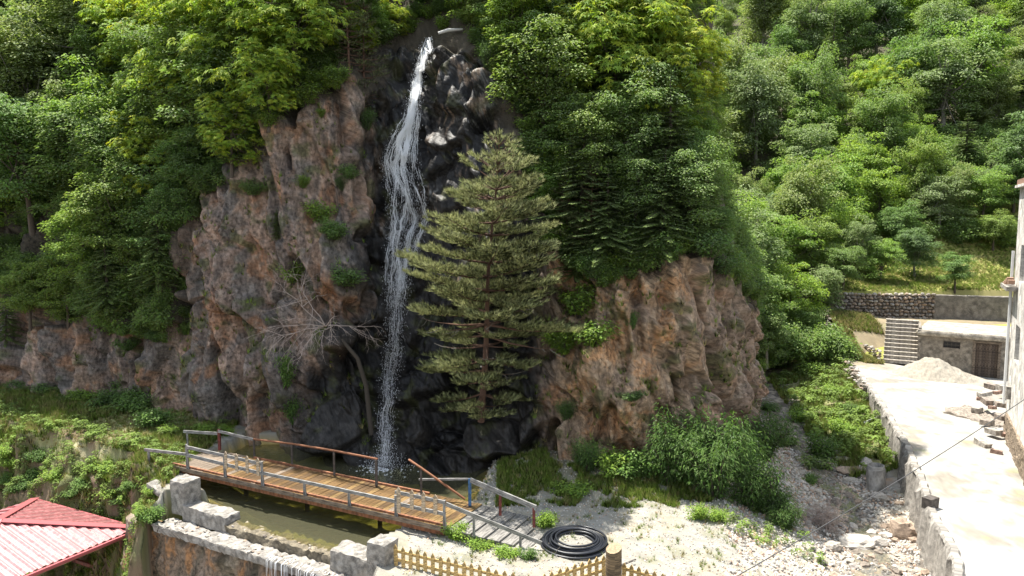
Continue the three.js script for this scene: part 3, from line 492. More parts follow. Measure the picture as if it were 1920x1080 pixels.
const NAMEW = { chestnut: 'chestnut_tree', broad: 'broadleaf_tree', pale: 'alder_tree', fresh: 'ash_tree', spruce: 'spruce_tree', youngpine: 'young_pine' };

// ---------------------------------------------------------------- trees on the cliff block and the left slope
{
  const spots = [], r = rng(31);
  const tooNear = (p, d) => spots.some((q) => q.p.distanceTo(p) < Math.min(d, q.gap));
  const cand = []; for (let a = 0; a < NU; a += 4) for (let b = 0; b < NV; b += 2) { const v = vs[b]; if (v > 4.2) cand.push(a * NV + b); }
  const pick = (px, py, kind, scale, gap = 1.6) => { const h = cliffHit(px, py); if (h) spots.push({ p: h.p, kind, scale, gap, px, py, hand: true }); };
  // hand-set: what stands out in the photograph [foot in the picture]
  for (const q of [[470, 245, 'chestnut', 0.92], [385, 250, 'chestnut', 1.0], [560, 165, 'chestnut', 0.8], [330, 320, 'broad', 0.75], [430, 330, 'chestnut', 0.5], [610, 130, 'chestnut', 0.72], [500, 235, 'chestnut', 0.5], [690, 215, 'youngpine', 0.92], [655, 130, 'youngpine', 0.85], [620, 90, 'youngpine', 1.1], [700, 70, 'fresh', 0.34], [745, 75, 'chestnut', 0.26], [835, 36, 'broad', 0.42], [880, 40, 'fresh', 0.42], [810, 10, 'chestnut', 0.6], [860, 5, 'youngpine', 1.1], [905, 70, 'broad', 0.36],
    [925, 105, 'broad', 0.33], [960, 130, 'fresh', 0.5], [1010, 200, 'broad', 0.55], [1080, 230, 'chestnut', 0.72], [1160, 250, 'chestnut', 0.85], [1250, 290, 'chestnut', 0.62], [1300, 330, 'fresh', 0.36], [1060, 130, 'broad', 0.8], [1150, 120, 'chestnut', 0.9], [1230, 150, 'chestnut', 0.75],
    [1050, 430, 'fresh', 0.42], [1090, 420, 'spruce', [0.85, 0.5]], [1140, 480, 'spruce', [0.8, 0.4]], [1190, 450, 'broad', 0.5], [1240, 465, 'spruce', [0.85, 0.45]], [1290, 455, 'broad', 0.5], [1310, 450, 'spruce', [0.45, 0.4]], [1338, 300, 'broad', 0.26], [1342, 360, 'fresh', 0.26], [1345, 420, 'broad', 0.28], [1335, 230, 'fresh', 0.3], [1350, 470, 'broad', 0.24], [1120, 390, 'broad', 0.6], [1260, 390, 'spruce', [0.85, 0.6]], [1190, 360, 'broad', 0.62], [1080, 520, 'spruce', [0.6, 0.35]], [1230, 330, 'broad', 0.66], [1150, 300, 'spruce', [0.8, 0.65]], [1290, 380, 'broad', 0.4], [1070, 350, 'broad', 0.55],
    [300, 535, 'spruce', [0.6, 0.5]], [255, 555, 'broad', 0.4], [330, 460, 'broad', 0.42], [205, 580, 'spruce', [0.6, 0.45]], [130, 610, 'broad', 0.45], [60, 620, 'broad', 0.5], [20, 650, 'spruce', 0.42], [165, 520, 'fresh', 0.5], [240, 430, 'broad', 0.72], [150, 420, 'broad', 0.9], [60, 430, 'broad', 0.95], [-30, 470, 'broad', 0.95], [350, 390, 'broad', 0.5], [60, 300, 'pale', 0.95], [130, 330, 'pale', 0.6]]) pick(...q);
  for (let k = 0; k < 9000 && spots.length < 175; k++) {
    const o = cand[Math.floor(r() * cand.length)], p = V(cliffP[o * 3], cliffP[o * 3 + 1], cliffP[o * 3 + 2]), [px, py] = toPx(p), v = rowOf[o], cx = cxOf[Math.floor(o / NV)];
    if (cx > 1300 || px < -160 || px > 1480 || py > 640 || py < -140) continue;
    if (cx > 340 && v < 5.05) continue; if (cx > 640 && cx < 850) continue; if (cx > 640 && cx < 1010 && v < 6.5) continue; if (cx > 730 && cx < 900 && v < 7.25) continue;
    let kind, sc;
    if (cx < 250) { kind = py < 250 ? (r() < 0.5 ? 'pale' : 'broad') : r() < 0.3 ? 'spruce' : r() < 0.75 ? 'broad' : 'fresh'; sc = (kind === 'spruce' ? rr(0.5, 0.7, r) : rr(0.6, 0.95, r)) * (py > 420 ? 0.75 : 1); }
    else if (cx < 650) { kind = r() < 0.62 ? 'chestnut' : 'broad'; sc = rr(0.55, 0.95, r); if (py < 60 && cx < 400) kind = r() < 0.5 ? 'pale' : 'spruce'; }
    else if (cx < 1000) { kind = ['youngpine', 'fresh', 'chestnut', 'broad'][Math.floor(r() * 4)]; sc = kind === 'youngpine' ? 1 : rr(0.5, 0.75, r); }
    else { kind = v > 6.4 ? (r() < 0.55 ? 'chestnut' : 'broad') : r() < 0.3 ? 'spruce' : r() < 0.65 ? 'broad' : 'fresh'; sc = rr(0.5, 0.85, r); }
    const gap = 1.15 + 1.15 * sc; if (tooNear(p, gap)) continue; spots.push({ p, kind, scale: sc, gap, px, py });
  }
  const zone = (s) => s.px < 330 ? 'on the slope left of the rock face' : s.px < 640 ? 'above the left rock face' : s.px < 1000 ? 'above the waterfall' : s.px < 1345 ? 'above the orange rock face' : 'behind the orange rock';
  const band = (s) => s.py < 80 ? 'highest' : s.py < 220 ? 'upper' : s.py < 380 ? 'middle' : 'lowest', groups = {};
  for (const s of spots) (groups[zone(s) + '|' + band(s) + '|' + s.kind] ??= []).push(s);
  for (const k in groups) { const [z, b] = k.split('|'), l = groups[k].sort((a, c) => a.px - c.px); l.forEach((s, i) => plant(s.kind, NAMEW[s.kind], `${LOOKW[s.kind]} ${z}, ${b} band, ${ordw(i)} from left`, /spruce|pine/.test(s.kind) ? 'conifer' : 'tree', s.p, s.scale, { group: 'trees ' + z })); }
}
// ---------------------------------------------------------------- trees on the valley side
{
  const r = rng(77); let row = 0;
  for (const d of [57, 62, 68, 74, 81, 88, 96, 105, 115, 126, 138, 151, 166, 184]) {
    const s0 = d < 75 ? 0.85 : 1.12, wpx = s0 * 6.4 * 1400 / d * 0.66, l = [];
    for (let px = 1330 + r() * wpx * 0.6; px < 1985; px += wpx * rr(0.8, 1.2, r)) {
      const x = (px - 960) / 1400 * d * 1.0, z = -(d + rr(-2.5, 2.5, r)); if (d < 66 && px > 1650) continue; if (d > 150 && px > 1640) continue;
      l.push([x, z, px]);
    }
    l.forEach(([x, z], i) => { const t = r(), kind = d > 100 ? (t < 0.5 ? 'pale' : t < 0.75 ? 'broad' : 'fresh') : t < 0.34 ? 'pale' : t < 0.56 ? 'fresh' : t < 0.84 ? 'broad' : t < 0.93 ? 'chestnut' : 'spruce', s = s0 * rr(0.6, 1.35, r); plant(kind, NAMEW[kind], `${LOOKW[kind]} on valley side, ${ordw(row)} row uphill, ${ordw(i)} from left`, 'tree', V(x, hill(x, z) - 0.7, z), [s, s * rr(0.8, 1.4, r)], { group: 'trees on the valley side' }); });
    row++;
  }
  // bushes on the grass terrace and below it
  const B = [[1790, 545, 'broad', 0.42, 'round hazel bush standing on the grass terrace above the concrete wall'], [1862, 470, 'broad', 0.5, 'rounded bush at the right edge of grass terrace behind the white building'], [1715, 520, 'pale', 0.5, 'pale bush on the grass terrace above the end of the stone wall'], [1650, 528, 'fresh', 0.5, 'bright green bush just above the dry stone wall'], [1580, 545, 'broad', 0.5, 'dark green bush above the left end of dry stone wall'], [1690, 470, 'broad', 0.62, 'tall bush in second row over the grass terrace'], [1760, 440, 'pale', 0.68, 'wide pale bush in second row over the grass terrace'], [1840, 420, 'fresh', 0.7, 'tall leafy bush behind the terrace bushes, right part'], [1900, 400, 'broad', 0.75, 'leafy bush at the right picture edge above grass terrace']];
  for (const [px, py, k, s, lab] of B) { let p = null; const q = ray(px, py); for (let D = 54; D < 120; D += 0.2) { const t = -D / q.z; if (EYE + q.y * t < hill(q.x * t, -D)) { p = V(q.x * t, hill(q.x * t, -D), -D); break; } } if (p) plant(k, 'hazel_bush', lab, 'bush', p, [s * 1.1, s * 0.95]); }
  const B2 = [[1440, 620, 'pale', 0.45, 45], [1500, 600, 'broad', 0.45, 49], [1420, 560, 'broad', 0.75, 46], [1480, 540, 'fresh', 0.72, 50], [1540, 560, 'pale', 0.6, 53], [1400, 480, 'pale', 0.9, 52], [1450, 450, 'fresh', 0.85, 56], [1520, 470, 'broad', 0.8, 57], [1415, 690, 'broad', 0.3, 40], [1380, 420, 'fresh', 0.8, 54], [1365, 500, 'fresh', 0.5, 46], [1395, 600, 'pale', 0.35, 42]];
  B2.forEach(([px, py, k, s, d], i) => { const q = at(px, py, d); const y = d < 46 ? ground(q.x, q.z) : Math.max(hill(q.x, q.z), -1.4); plant(k, NAMEW[k], `${LOOKW[k]} beside stream behind the orange rock, ${ordw(i)} from the stream`, 'tree', V(q.x, Math.max(y, q.y - 4.2 * s) - 0.2, q.z), s, { group: 'trees beside the stream' }); });
}
// ---------------------------------------------------------------- the big pine in front of the fall
{
  const foot = V(-1.15, 2.0, -27.2), H = 9.65;
  const g = pineTree(901, H, [[0, 1.3], [0.08, 1.6], [0.16, 2.0], [0.24, 2.6], [0.34, 3.2], [0.44, 3.45], [0.56, 2.75], [0.68, 2.05], [0.78, 1.55], [0.87, 1.0], [0.94, 0.55], [1, 0.15]], { low: 0.0, step: 0.46, nb: 5, gap: 0.15, tgap: 0.09, nl: 0.20, nn: 15, nw: 0.021, pal: PAL.pine, bareTo: 0.4, bareP: 0.18, lean: V(0.72, 0, 2.7) });
  const t = thing('pine_tree', 'tall olive-green pine with reddish trunk in front of the waterfall rock', 'pine', foot);
  mesh('trunk', g.trunk, pineBark, t); mesh('crown', g.crown, LM.needle, t); if (g.dead) g.dead.forEach((d) => mesh('dead_twig', d, greyBark, t));
}
// ---------------------------------------------------------------- materials for built things
const W = {
  grey: std(lin(0.40, 0.385, 0.36), 0.85, { map: TEX.wood }), wet: phys(lin(0.27, 0.165, 0.075), 0.3, { map: TEX.wood, specularIntensity: 0.8 }), wet2: phys(lin(0.20, 0.125, 0.065), 0.32, { map: TEX.wood }), wet3: phys(lin(0.36, 0.235, 0.105), 0.28, { map: TEX.wood }), dry: std(lin(0.30, 0.225, 0.16), 0.85, { map: TEX.wood }), ramp: std(lin(0.33, 0.31, 0.28), 0.9, { map: TEX.wood }), ramp2: std(lin(0.27, 0.25, 0.225), 0.9, { map: TEX.wood }),
  picket: std(lin(0.80, 0.54, 0.20), 0.6, { map: TEX.wood }), pale: std(lin(0.80, 0.62, 0.42), 0.7, { map: TEX.wood }), rust: std(lin(0.30, 0.125, 0.06), 0.8, { map: TEX.mottle }), steel: std(lin(0.10, 0.085, 0.075), 0.7, { map: TEX.mottle }), red: std(lin(0.20, 0.045, 0.035), 0.65, { map: TEX.mottle }), blue: std(lin(0.06, 0.17, 0.36), 0.6, { map: TEX.mottle }),
  conc: std(lin(0.42, 0.40, 0.37), 0.93, { map: rep(TEX.mottle, 0.7, 0.7), bumpMap: rep(TEX.grit, 1.2, 1.2), bumpScale: 0.02 }), conc2: std(lin(0.36, 0.325, 0.28), 0.93, { map: rep(TEX.mottle, 0.5, 0.5), bumpMap: rep(TEX.grit, 1.2, 1.2), bumpScale: 0.02 }), plaster: std(lin(0.80, 0.79, 0.76), 0.9, { map: rep(TEX.mottle, 0.3, 0.3) }),
  log: std(lin(0.24, 0.165, 0.09), 0.85, { map: rep(TEX.wood, 1, 1) }), logtop: std(lin(0.42, 0.32, 0.20), 0.85, { map: TEX.mottle }), hose: phys(lin(0.014, 0.016, 0.022), 0.38), white: phys(lin(0.75, 0.75, 0.74), 0.4),
};
const ST = [lin(0.52, 0.48, 0.42), lin(0.42, 0.39, 0.36), lin(0.62, 0.58, 0.53), lin(0.46, 0.36, 0.28), lin(0.30, 0.26, 0.22)].map((c) => std(c, 0.93, { map: rep(TEX.mottle, 2, 2) }));
const STG = [1, 2, 3, 4, 5, 6].map((s) => stoneGeo(40 + s)), BOULDER = [1, 2, 3, 4].map((s) => stoneGeo(60 + s, 3, 0.7));
STG.forEach((g) => { if (!g.attributes.uv) g.setAttribute('uv', new THREE.Float32BufferAttribute(new Float32Array(g.attributes.position.count * 2), 2)); });
const rough = (w, h, d, seg, amp, seed) => { // a cast block with a worn, uneven skin
  const g = new THREE.BoxGeometry(w, h, d, Math.max(2, Math.round(w / seg)), Math.max(2, Math.round(h / seg)), Math.max(2, Math.round(d / seg))), p = g.attributes.position, uv = g.attributes.uv, n = g.attributes.normal;
  for (let i = 0; i < p.count; i++) { const x = p.getX(i), y = p.getY(i), z = p.getZ(i), e = [Math.abs(x) / w, Math.abs(y) / h, Math.abs(z) / d].filter((q) => q > 0.47).length, k = amp * fbm(x * 2.2 + seed, y * 2.2, z * 2.2, 3), ax = Math.abs(n.getX(i)), ay = Math.abs(n.getY(i)); uv.setXY(i, ax > 0.5 ? z : x, ay > 0.5 ? z : y); const s = 1 - (e > 1 ? 0.05 : 0); p.setXYZ(i, x * s + k * Math.sign(x), y * s + k + amp * 0.5 * noise(x * 5 + seed, y, z * 5), z * s + k * Math.sign(z)); }
  g.computeVertexNormals(); return g;
};
const placeM = (g, p, ry = 0, rx = 0, rz = 0) => { g.applyMatrix4(new THREE.Matrix4().makeRotationFromEuler(new THREE.Euler(rx, ry, rz)).setPosition(p)); return g; };

// ---------------------------------------------------------------- pond water, fall
const DECK = 0.35;
{
  const sh = new THREE.Shape(); POND.forEach(([x, z], i) => (i ? sh.lineTo(x, -z) : sh.moveTo(x, -z)));
  const g0 = new THREE.PlaneGeometry(14, 12, 260, 220), p = g0.attributes.position, keep = [], P = [], I = [], map = {}; g0.rotateX(-Math.PI / 2); g0.translate(-6, 0, -25.5);
  const idx = g0.index.array; for (let i = 0; i < idx.length; i += 3) { const c = [0, 1, 2].map((k) => idx[i + k]), x = c.reduce((s, k) => s + p.getX(k), 0) / 3, z = c.reduce((s, k) => s + p.getZ(k), 0) / 3; if (inPoly(POND, x, z)) for (const k of c) { if (!(k in map)) { map[k] = P.length / 3; const X = p.getX(k), Z = p.getZ(k), r2 = Math.hypot(X + 4.4, Z + 26.5); P.push(X, -0.36 + 0.022 * fbm(X * 3.5, 0, Z * 5, 4) + 0.02 * Math.sin(r2 * 6 + noise(X, 1, Z)) * Math.exp(-r2 * 0.3), Z); } I.push(map[k]); } }
  const g = new THREE.BufferGeometry(); g.setAttribute('position', new THREE.Float32BufferAttribute(P, 3)); g.setIndex(I); g.computeVertexNormals();
  struct('pond_water', g, phys(lin(0.60, 0.58, 0.36), 0.04, { transmission: 0.92, thickness: 0, ior: 1.33, side: THREE.DoubleSide }));
}
const waterMat = phys(lin(0.98, 0.985, 0.99), 0.8, { transmission: 0.4, thickness: 0 }), sprayMat = phys(lin(0.96, 0.97, 0.99), 0.7, { transmission: 0.4, thickness: 0 });
const FALL = [[806, 72, 6], [797, 105, 11], [786, 140, 12], [779, 180, 13], [772, 220, 15], [758, 262, 22], [752, 310, 28], [762, 360, 30], [768, 410, 32], [757, 460, 26], [748, 520, 22], [744, 580, 20], [742, 640, 19], [733, 700, 19], [728, 760, 17], [724, 820, 17], [723, 880, 20], [722, 915, 22]];
const fallAt = (t) => { const q = clamp(t, 0, 0.9999) * (FALL.length - 1), i = Math.floor(q), f = q - i; return [0, 1, 2].map((k) => lerp(FALL[i][k], FALL[i + 1][k], f)); };
const fallP = []; for (let i = 0; i <= 120; i++) { const row = []; for (let k = -6; k <= 6; k++) { const [x, y, w] = fallAt(i / 120), h = y < 870 ? cliffHit(x + k / 5 * w, y) : null, D = h ? -h.p.z : row.length ? -row[row.length - 1].z : -fallP[i - 1][k + 6].z; const p = at(x + k / 5 * w, y, D); row.push(p); } fallP.push(row); }
for (let s = 0; s < 2; s++) for (let i = 1; i < 120; i++) for (let k = 0; k < 13; k++) fallP[i][k].z = lerp(fallP[i][k].z, Math.max(fallP[i - 1][k].z, (fallP[i - 1][k].z + fallP[i + 1][k].z) / 2), 0.6);
const onFall = (t, u) => { const a = clamp(t, 0, 0.999) * 120, i = Math.floor(a), b = clamp((u + 1) * 6, 0, 11.99), k = Math.floor(b); return fallP[i][k].clone().lerp(fallP[i][k + 1], b - k).lerp(fallP[i + 1][k].clone().lerp(fallP[i + 1][k + 1], b - k), a - i); };
{
  const r = rng(55), fall = new THREE.Group(); fall.name = 'waterfall'; fall.userData = { kind: 'structure' }; scene.add(fall);
  const gs = [];
  const strand = (t0, len, u0, rad, lift, wob = 0.05) => { const pts = [], rad2 = [], n = 5 + Math.round(len * 70), ph = r() * 6.28, fr = rr(6, 16, r); let du = 0; for (let q = 0; q <= n; q++) { const f = q / n; du += rr(-0.02, 0.02, r); const p = onFall(t0 + len * f, clamp(u0 + du + wob * Math.sin(ph + f * len * fr * 10), -1, 1)); p.z += lift + 0.02 * Math.sin(ph * 2 + q); p.x += rr(-0.008, 0.008, r); pts.push(p); rad2.push(rad * Math.pow(Math.sin(Math.PI * (0.06 + 0.88 * f)), 0.7) * rr(0.4, 1.5, r)); } gs.push(tube(pts, rad2, 4, false)); };
  const gs3 = () => (r() + r() + r() - 1.5) / 1.5;
  // meandering threads: the water runs in a few of them and leaves black rock between
  const TH = [[-0.15, 0.22, 9, 0.3], [0.2, 0.2, 13, 2.1], [-0.55, 0.25, 11, 4.0], [0.62, 0.22, 8, 1.2], [-0.85, 0.12, 15, 5.2], [0.9, 0.15, 12, 3.3]], thread = (i, t) => TH[i][0] + TH[i][1] * 1.3 * noise(t * 9, i * 7.7, 2) + 0.10 * noise(t * 26, i * 3.1, 8);
  const w = [0.30, 0.30, 0.16, 0.12, 0.06, 0.06], pickT = () => { let q = r(), i = 0; while (i < 5 && q > w[i]) q -= w[i++]; return i; };
  // sheets: long thin ribbons of falling water, folded across so that they catch light from both sides
  const sheets = [], sheet = (t0, len, u0, wid, lift, i) => { const n = 6 + Math.round(len * 130), P = [], I = [], ph = r() * 6.28; for (let q = 0; q <= n; q++) { const f = q / n, t = t0 + len * f, c = onFall(t, clamp(u0(t), -1, 1)), h = wid * Math.pow(Math.sin(Math.PI * (0.05 + 0.9 * f)), 0.6) * (0.65 + 0.35 * Math.sin(ph + q * 0.7)) * 0.5; c.z += lift + 0.03 * noise(ph, q * 0.2, 3); const k = 0.5 + 0.5 * Math.sin(ph * 3 + q * 0.3); P.push(c.x - h, c.y, c.z - h * k, c.x, c.y + 0.01, c.z + h * 0.5, c.x + h, c.y, c.z - h * (1 - k)); if (q) { const o = q * 3; I.push(o - 3, o, o - 2, o, o + 1, o - 2, o - 2, o + 1, o - 1, o + 1, o + 2, o - 1); } } const g = new THREE.BufferGeometry(); g.setAttribute('position', new THREE.Float32BufferAttribute(P, 3)); g.setIndex(I); g.computeVertexNormals(); sheets.push(g); };
  for (let k = 0; k < 260; k++) { const t0 = 0.30 * r() - 0.01, i = r() < 0.8 ? Math.floor(r() * 2) : 2 + Math.floor(r() * 2), o = gs3() * 0.34; sheet(t0, rr(0.03, 0.11, r), (t) => thread(i, t) * 0.75 + o, rr(0.015, 0.06, r), rr(0.04, 0.24, r)); }
  for (let k = 0; k < 300; k++) { const t0 = 0.20 + 0.36 * Math.pow(r(), 1.15), i = pickT(), o = gs3() * 0.2; sheet(t0, rr(0.02, 0.08, r), (t) => thread(i, t) + o, rr(0.008, 0.026, r), rr(0.04, 0.26, r)); }
  for (let k = 0; k < 24; k++) { const t0 = rr(0.52, 0.9, r), o = gs3() * 0.8; sheet(t0, rr(0.03, 0.09, r), (t) => o + 0.12 * noise(t * 14, k, 1), rr(0.006, 0.014, r), rr(0.08, 0.4, r)); }
  for (let k = 0; k < 150; k++) { const t0 = 0.28 * Math.pow(r(), 0.85) - 0.01, i = r() < 0.8 ? Math.floor(r() * 2) : 2 + Math.floor(r() * 2); strand(t0, rr(0.02, 0.07, r), thread(i, t0) * 0.75 + gs3() * 0.34, rr(0.004, 0.012, r), rr(0.04, 0.26, r), 0.03); }
  for (let k = 0; k < 340; k++) { const t0 = 0.22 + 0.38 * Math.pow(r(), 1.15), i = pickT(); strand(t0, rr(0.015, 0.05, r), thread(i, t0) + gs3() * 0.15, rr(0.003, 0.008, r), rr(0.04, 0.3, r), 0.02); }
  for (let k = 0; k < 130; k++) { const t0 = rr(0.54, 0.96, r); strand(t0, rr(0.02, 0.07, r), gs3() * 0.9, rr(0.0015, 0.004, r), rr(0.08, 0.5, r), 0.02); }
  mesh('water_sheet', merge(sheets), waterMat, fall).userData.kind = 'stuff';
  mesh('water_stream', merge(gs), waterMat, fall).userData.kind = 'stuff';
  const N = 16000, im = new THREE.InstancedMesh(new THREE.OctahedronGeometry(1, 0), sprayMat, N), m = new THREE.Matrix4(), q = new THREE.Quaternion();
  for (let k = 0; k < N; k++) { const t = k < 9000 ? 0.64 * Math.pow(r(), 0.75) : k < 13500 ? rr(0.5, 1, r) : rr(0.93, 1, r), p = onFall(t, t < 0.6 ? thread(pickT(), t) * (t < 0.25 ? 0.75 : 1) + gs3() * 0.45 : gs3() * 1.2), s = rr(0.003, 0.0085, r); p.z += rr(0.03, 0.4, r); p.x += (r() + r() - 1) * 0.2 * (k < 13500 ? 1 : 4); p.y += k < 13500 ? rr(-0.1, 0.1, r) : Math.abs(gs3()) * 0.9; m.compose(p, q.setFromEuler(new THREE.Euler(rr(-0.3, 0.3, r), 0, rr(-0.3, 0.3, r))), V(s, s * rr(1.5, 6, r), s)); im.setMatrixAt(k, m); }
  im.name = 'spray'; im.userData.kind = 'stuff'; fall.add(im);
  // foam where it lands
  const foot = onFall(0.99, 0), F = 260, fm = new THREE.InstancedMesh(new THREE.IcosahedronGeometry(1, 0), sprayMat, F); for (let k = 0; k < F; k++) { const a = r() * 6.283, d = Math.abs(gs3()) * 1.5, s = rr(0.012, 0.05, r); m.compose(V(foot.x + Math.cos(a) * d * 1.3, -0.35, foot.z + 0.25 + Math.sin(a) * d), q.identity(), V(s, s * 0.35, s)); fm.setMatrixAt(k, m); } fm.name = 'foam'; fm.userData.kind = 'stuff'; fall.add(fm);
}

// ---------------------------------------------------------------- footbridge
{
  const fe = [[285, 868], [430, 890], [490, 905], [570, 925], [650, 943], [740, 968], [832, 990]].map(([x, y]) => atY(x, y, DECK));
  const A = V(-12.7, DECK, -25.75), B = V(-1.95, DECK, -20.12), ax = B.clone().sub(A).normalize(), L = A.distanceTo(B), ac = V(ax.z, 0, -ax.x); if (ac.z > 0) ac.negate(); // across, away from the viewer
  const Wd = 1.95, br = thing('footbridge', 'wooden footbridge with wet orange-brown planks crossing the pond below the waterfall', 'footbridge', A.clone().setY(0)), o = br.position;
  const loc = (v) => v.clone().sub(o), D = (s, w, y = DECK) => loc(A.clone().addScaledVector(ax, s).addScaledVector(ac, w).setY(y));
  const put = (name, g, m, parent = br) => mesh(name, g, m, parent);
  const ends = (s) => s < 1.6 ? DECK - 0.16 * sm(1.6, 0, s) : DECK;
  for (let s = 0; s < L - 0.02; s += 0.205) { const y = ends(s), m = s < 2.4 ? W.dry : [W.wet, W.wet2, W.wet3, W.wet2, W.dry, W.wet][Math.floor(R() * 6)], w0 = rr(-0.03, 0.02), w1 = Wd + rr(-0.03, 0.04); put('plank', beam(D(s + 0.1, w0, y - 0.02 + rr(-0.006, 0.006)), D(s + 0.1 + rr(-0.008, 0.008), w1, y - 0.02 + rr(-0.006, 0.006)), 0.192, 0.045), m); }
  for (const w of [0.12, Wd - 0.12]) put('beam', beam(D(0.1, w, DECK - 0.17), D(L, w, DECK - 0.17), 0.12, 0.2), W.rust);
  put('edge_board', beam(D(0.9, -0.055, DECK - 0.03), D(L * 0.55, -0.055, DECK - 0.03), 0.045, 0.12), W.dry); put('edge_board', beam(D(L * 0.55 + 0.02, -0.055, DECK - 0.03), D(L, -0.055, DECK - 0.03), 0.045, 0.12), W.dry);
  put('kerb_board', beam(D(0.9, 0.10, DECK + 0.035), D(L, 0.10, DECK + 0.035), 0.07, 0.06), W.rust); put('kerb_board', beam(D(2.9, Wd - 0.06, DECK + 0.035), D(L * 0.86, Wd - 0.06, DECK + 0.035), 0.07, 0.06), W.rust);
  for (const s of [2.6, 5.5, 8.6]) put('pile', beam(D(s, Wd - 0.2, -1.5), D(s, Wd - 0.2, DECK - 0.25), 0.13, 0.13), W.steel);
  // ramp at the right end
  const RB = V(0.78, -0.02, -19.35), rax = RB.clone().sub(B), RL = rax.length(); rax.normalize(); const RD = (s, w, dy = 0) => loc(B.clone().addScaledVector(rax, s).addScaledVector(ac, w)).add(V(0, dy, 0));
  for (let s = 0, k = 0; s < RL - 0.1; s += 0.42, k++) put('ramp_board', beam(RD(s + 0.21, rr(-0.02, 0.02), -0.03), RD(s + 0.21, Wd + rr(-0.05, 0.02), -0.03), 0.414, 0.05), W.ramp);
  put('ramp_beam', beam(RD(0, 0.1, -0.13), RD(RL, 0.1, -0.13), 0.1, 0.14), W.ramp2); put('ramp_beam', beam(RD(0, Wd - 0.1, -0.13), RD(RL, Wd - 0.1, -0.13), 0.1, 0.14), W.ramp2);
  // front railing, from posts measured along the deck edge
  const along = (px) => { // where the picture column px meets the deck's front edge
    let best = 0, bd = 1e9; for (let s = -0.5; s < L + RL; s += 0.02) { const p = s < L ? A.clone().addScaledVector(ax, s) : B.clone().addScaledVector(rax, s - L), e = Math.abs(toPx(p)[0] - px); if (e < bd) { bd = e; best = s; } } return best; };
  const F = (s, h) => s < L ? D(s, 0.03, ends(s) + h) : RD(s - L, 0.03, h);
  const post = (px, h, m = W.grey, foot = true) => { const s = along(px); const q = put('post', beam(F(s, -0.06), F(s, h), 0.07, 0.07, 0.004), m); if (foot) put('brace', merge([beam(F(s + 0.0, -0.02).add(V(0.05, 0, 0.03)), F(s, h * 0.55).add(V(0.01, 0, 0.04)), 0.05, 0.09)]), W.grey, q); return s; };
  const rail = (px0, h0, px1, h1, w = 0.045, hh = 0.10) => put('rail', beam(F(along(px0), h0).add(V(0.02, 0, 0.05)), F(along(px1), h1).add(V(0.02, 0, 0.05)), w, hh, 0.004), W.grey);
  const picket = (px, h0, h1, m, sx = 0.125) => { const s = along(px), c = F(s, 0).add(V(0.045, 0, 0.095)), sh = new THREE.Shape([[-sx / 2, 0], [sx / 2, 0], [sx / 2, h1 - h0 - 0.08], [0, h1 - h0], [-sx / 2, h1 - h0 - 0.08]].map(([a, b]) => new THREE.Vector2(a, b))), g = new THREE.ExtrudeGeometry(sh, { depth: 0.022, bevelEnabled: false }); g.rotateY(Math.atan2(-ax.z, ax.x)); g.translate(c.x, c.y + h0, c.z); put('picket', g, m); };
  post(278, 0.52, W.grey, false); post(350, 0.86); post(421, 0.80, W.grey); post(491, 0.80); post(570, 0.46); post(653, 0.46); post(741, 0.62); post(832, 0.78); post(888, 0.62, W.grey, false); post(975, 0.35, W.grey, false);
  rail(270, 0.52, 349, 0.52); rail(350, 0.78, 490, 0.74); rail(350, 0.50, 490, 0.42); rail(492, 0.44, 740, 0.46); rail(740, 0.74, 833, 0.74); rail(740, 0.40, 833, 0.40); rail(834, 0.70, 1014, 0.26, 0.045, 0.11);
  for (const px of [423, 443, 463, 483]) picket(px, 0.34, 0.93, W.pale); for (const px of [745, 770, 792, 814]) picket(px, px === 745 ? 0.15 : 0.34, 0.93, W.pale);
  // rear railing
  const K = (px, py, y = DECK + 0.02) => { const p = atY(px, py, y); return p; };
  const rp = (px, pyB, pyT, m, w = 0.06) => { const b = K(px, pyB), t = at(px, pyT, -b.z); t.x = b.x; put('post', beam(loc(b), loc(t), w, w), m); return loc(t); };
  const r0 = rp(352, 838, 808, W.grey), r1 = rp(412, 844, 805, W.red, 0.09), r2 = rp(477, 855, 824, W.steel), r3 = rp(548, 872, 833, W.steel), r4 = rp(627, 892, 846, W.steel), r5 = rp(706, 911, 862, W.steel, 0.08);
  const pole = (a, b, w, m, n = 'rail') => put(n, beam(a, b, w, w), m); put('rail', beam(loc(at(344, 809, -(r0.z + o.z))), r1.clone().setY(r0.y + 0.01), 0.05, 0.1), W.grey); put('rail', beam(r1.clone().add(V(0, -0.05, 0.06)), r2.clone().add(V(0, 0.02, 0.06)), 0.05, 0.09), W.grey);
  put('handrail', tube([r2.clone().add(V(-0.05, 0.02, 0)), r3.clone().add(V(0, 0.02, 0)), r4.clone().add(V(0, 0.02, 0)), r5.clone().add(V(0.05, 0.02, 0))], 0.035, 8), W.rust);
  // broken pipe rail, blue post and white board at the right
  const q0 = rp(790, 932, 880, W.steel), bp = rp(881, 948, 897, W.blue, 0.09); put('fallen_handrail', tube([loc(at(767, 862, 22.9)), q0.clone().add(V(0, 0.05, 0)), loc(at(872, 936, 21.9))], 0.035, 8), W.rust);
  put('rail', beam(loc(at(786, 899, 22.6)), bp.clone().add(V(0, -0.02, 0)), 0.05, 0.06), W.grey);
  const w1 = rp(938, 966, 926, W.red, 0.08), w2 = rp(1001, 988, 952, W.red, 0.08); put('board', beam(bp.clone().add(V(0.03, -0.03, 0.06)), w2.clone().add(V(0.06, 0.02, 0.06)), 0.045, 0.15), W.grey);
}

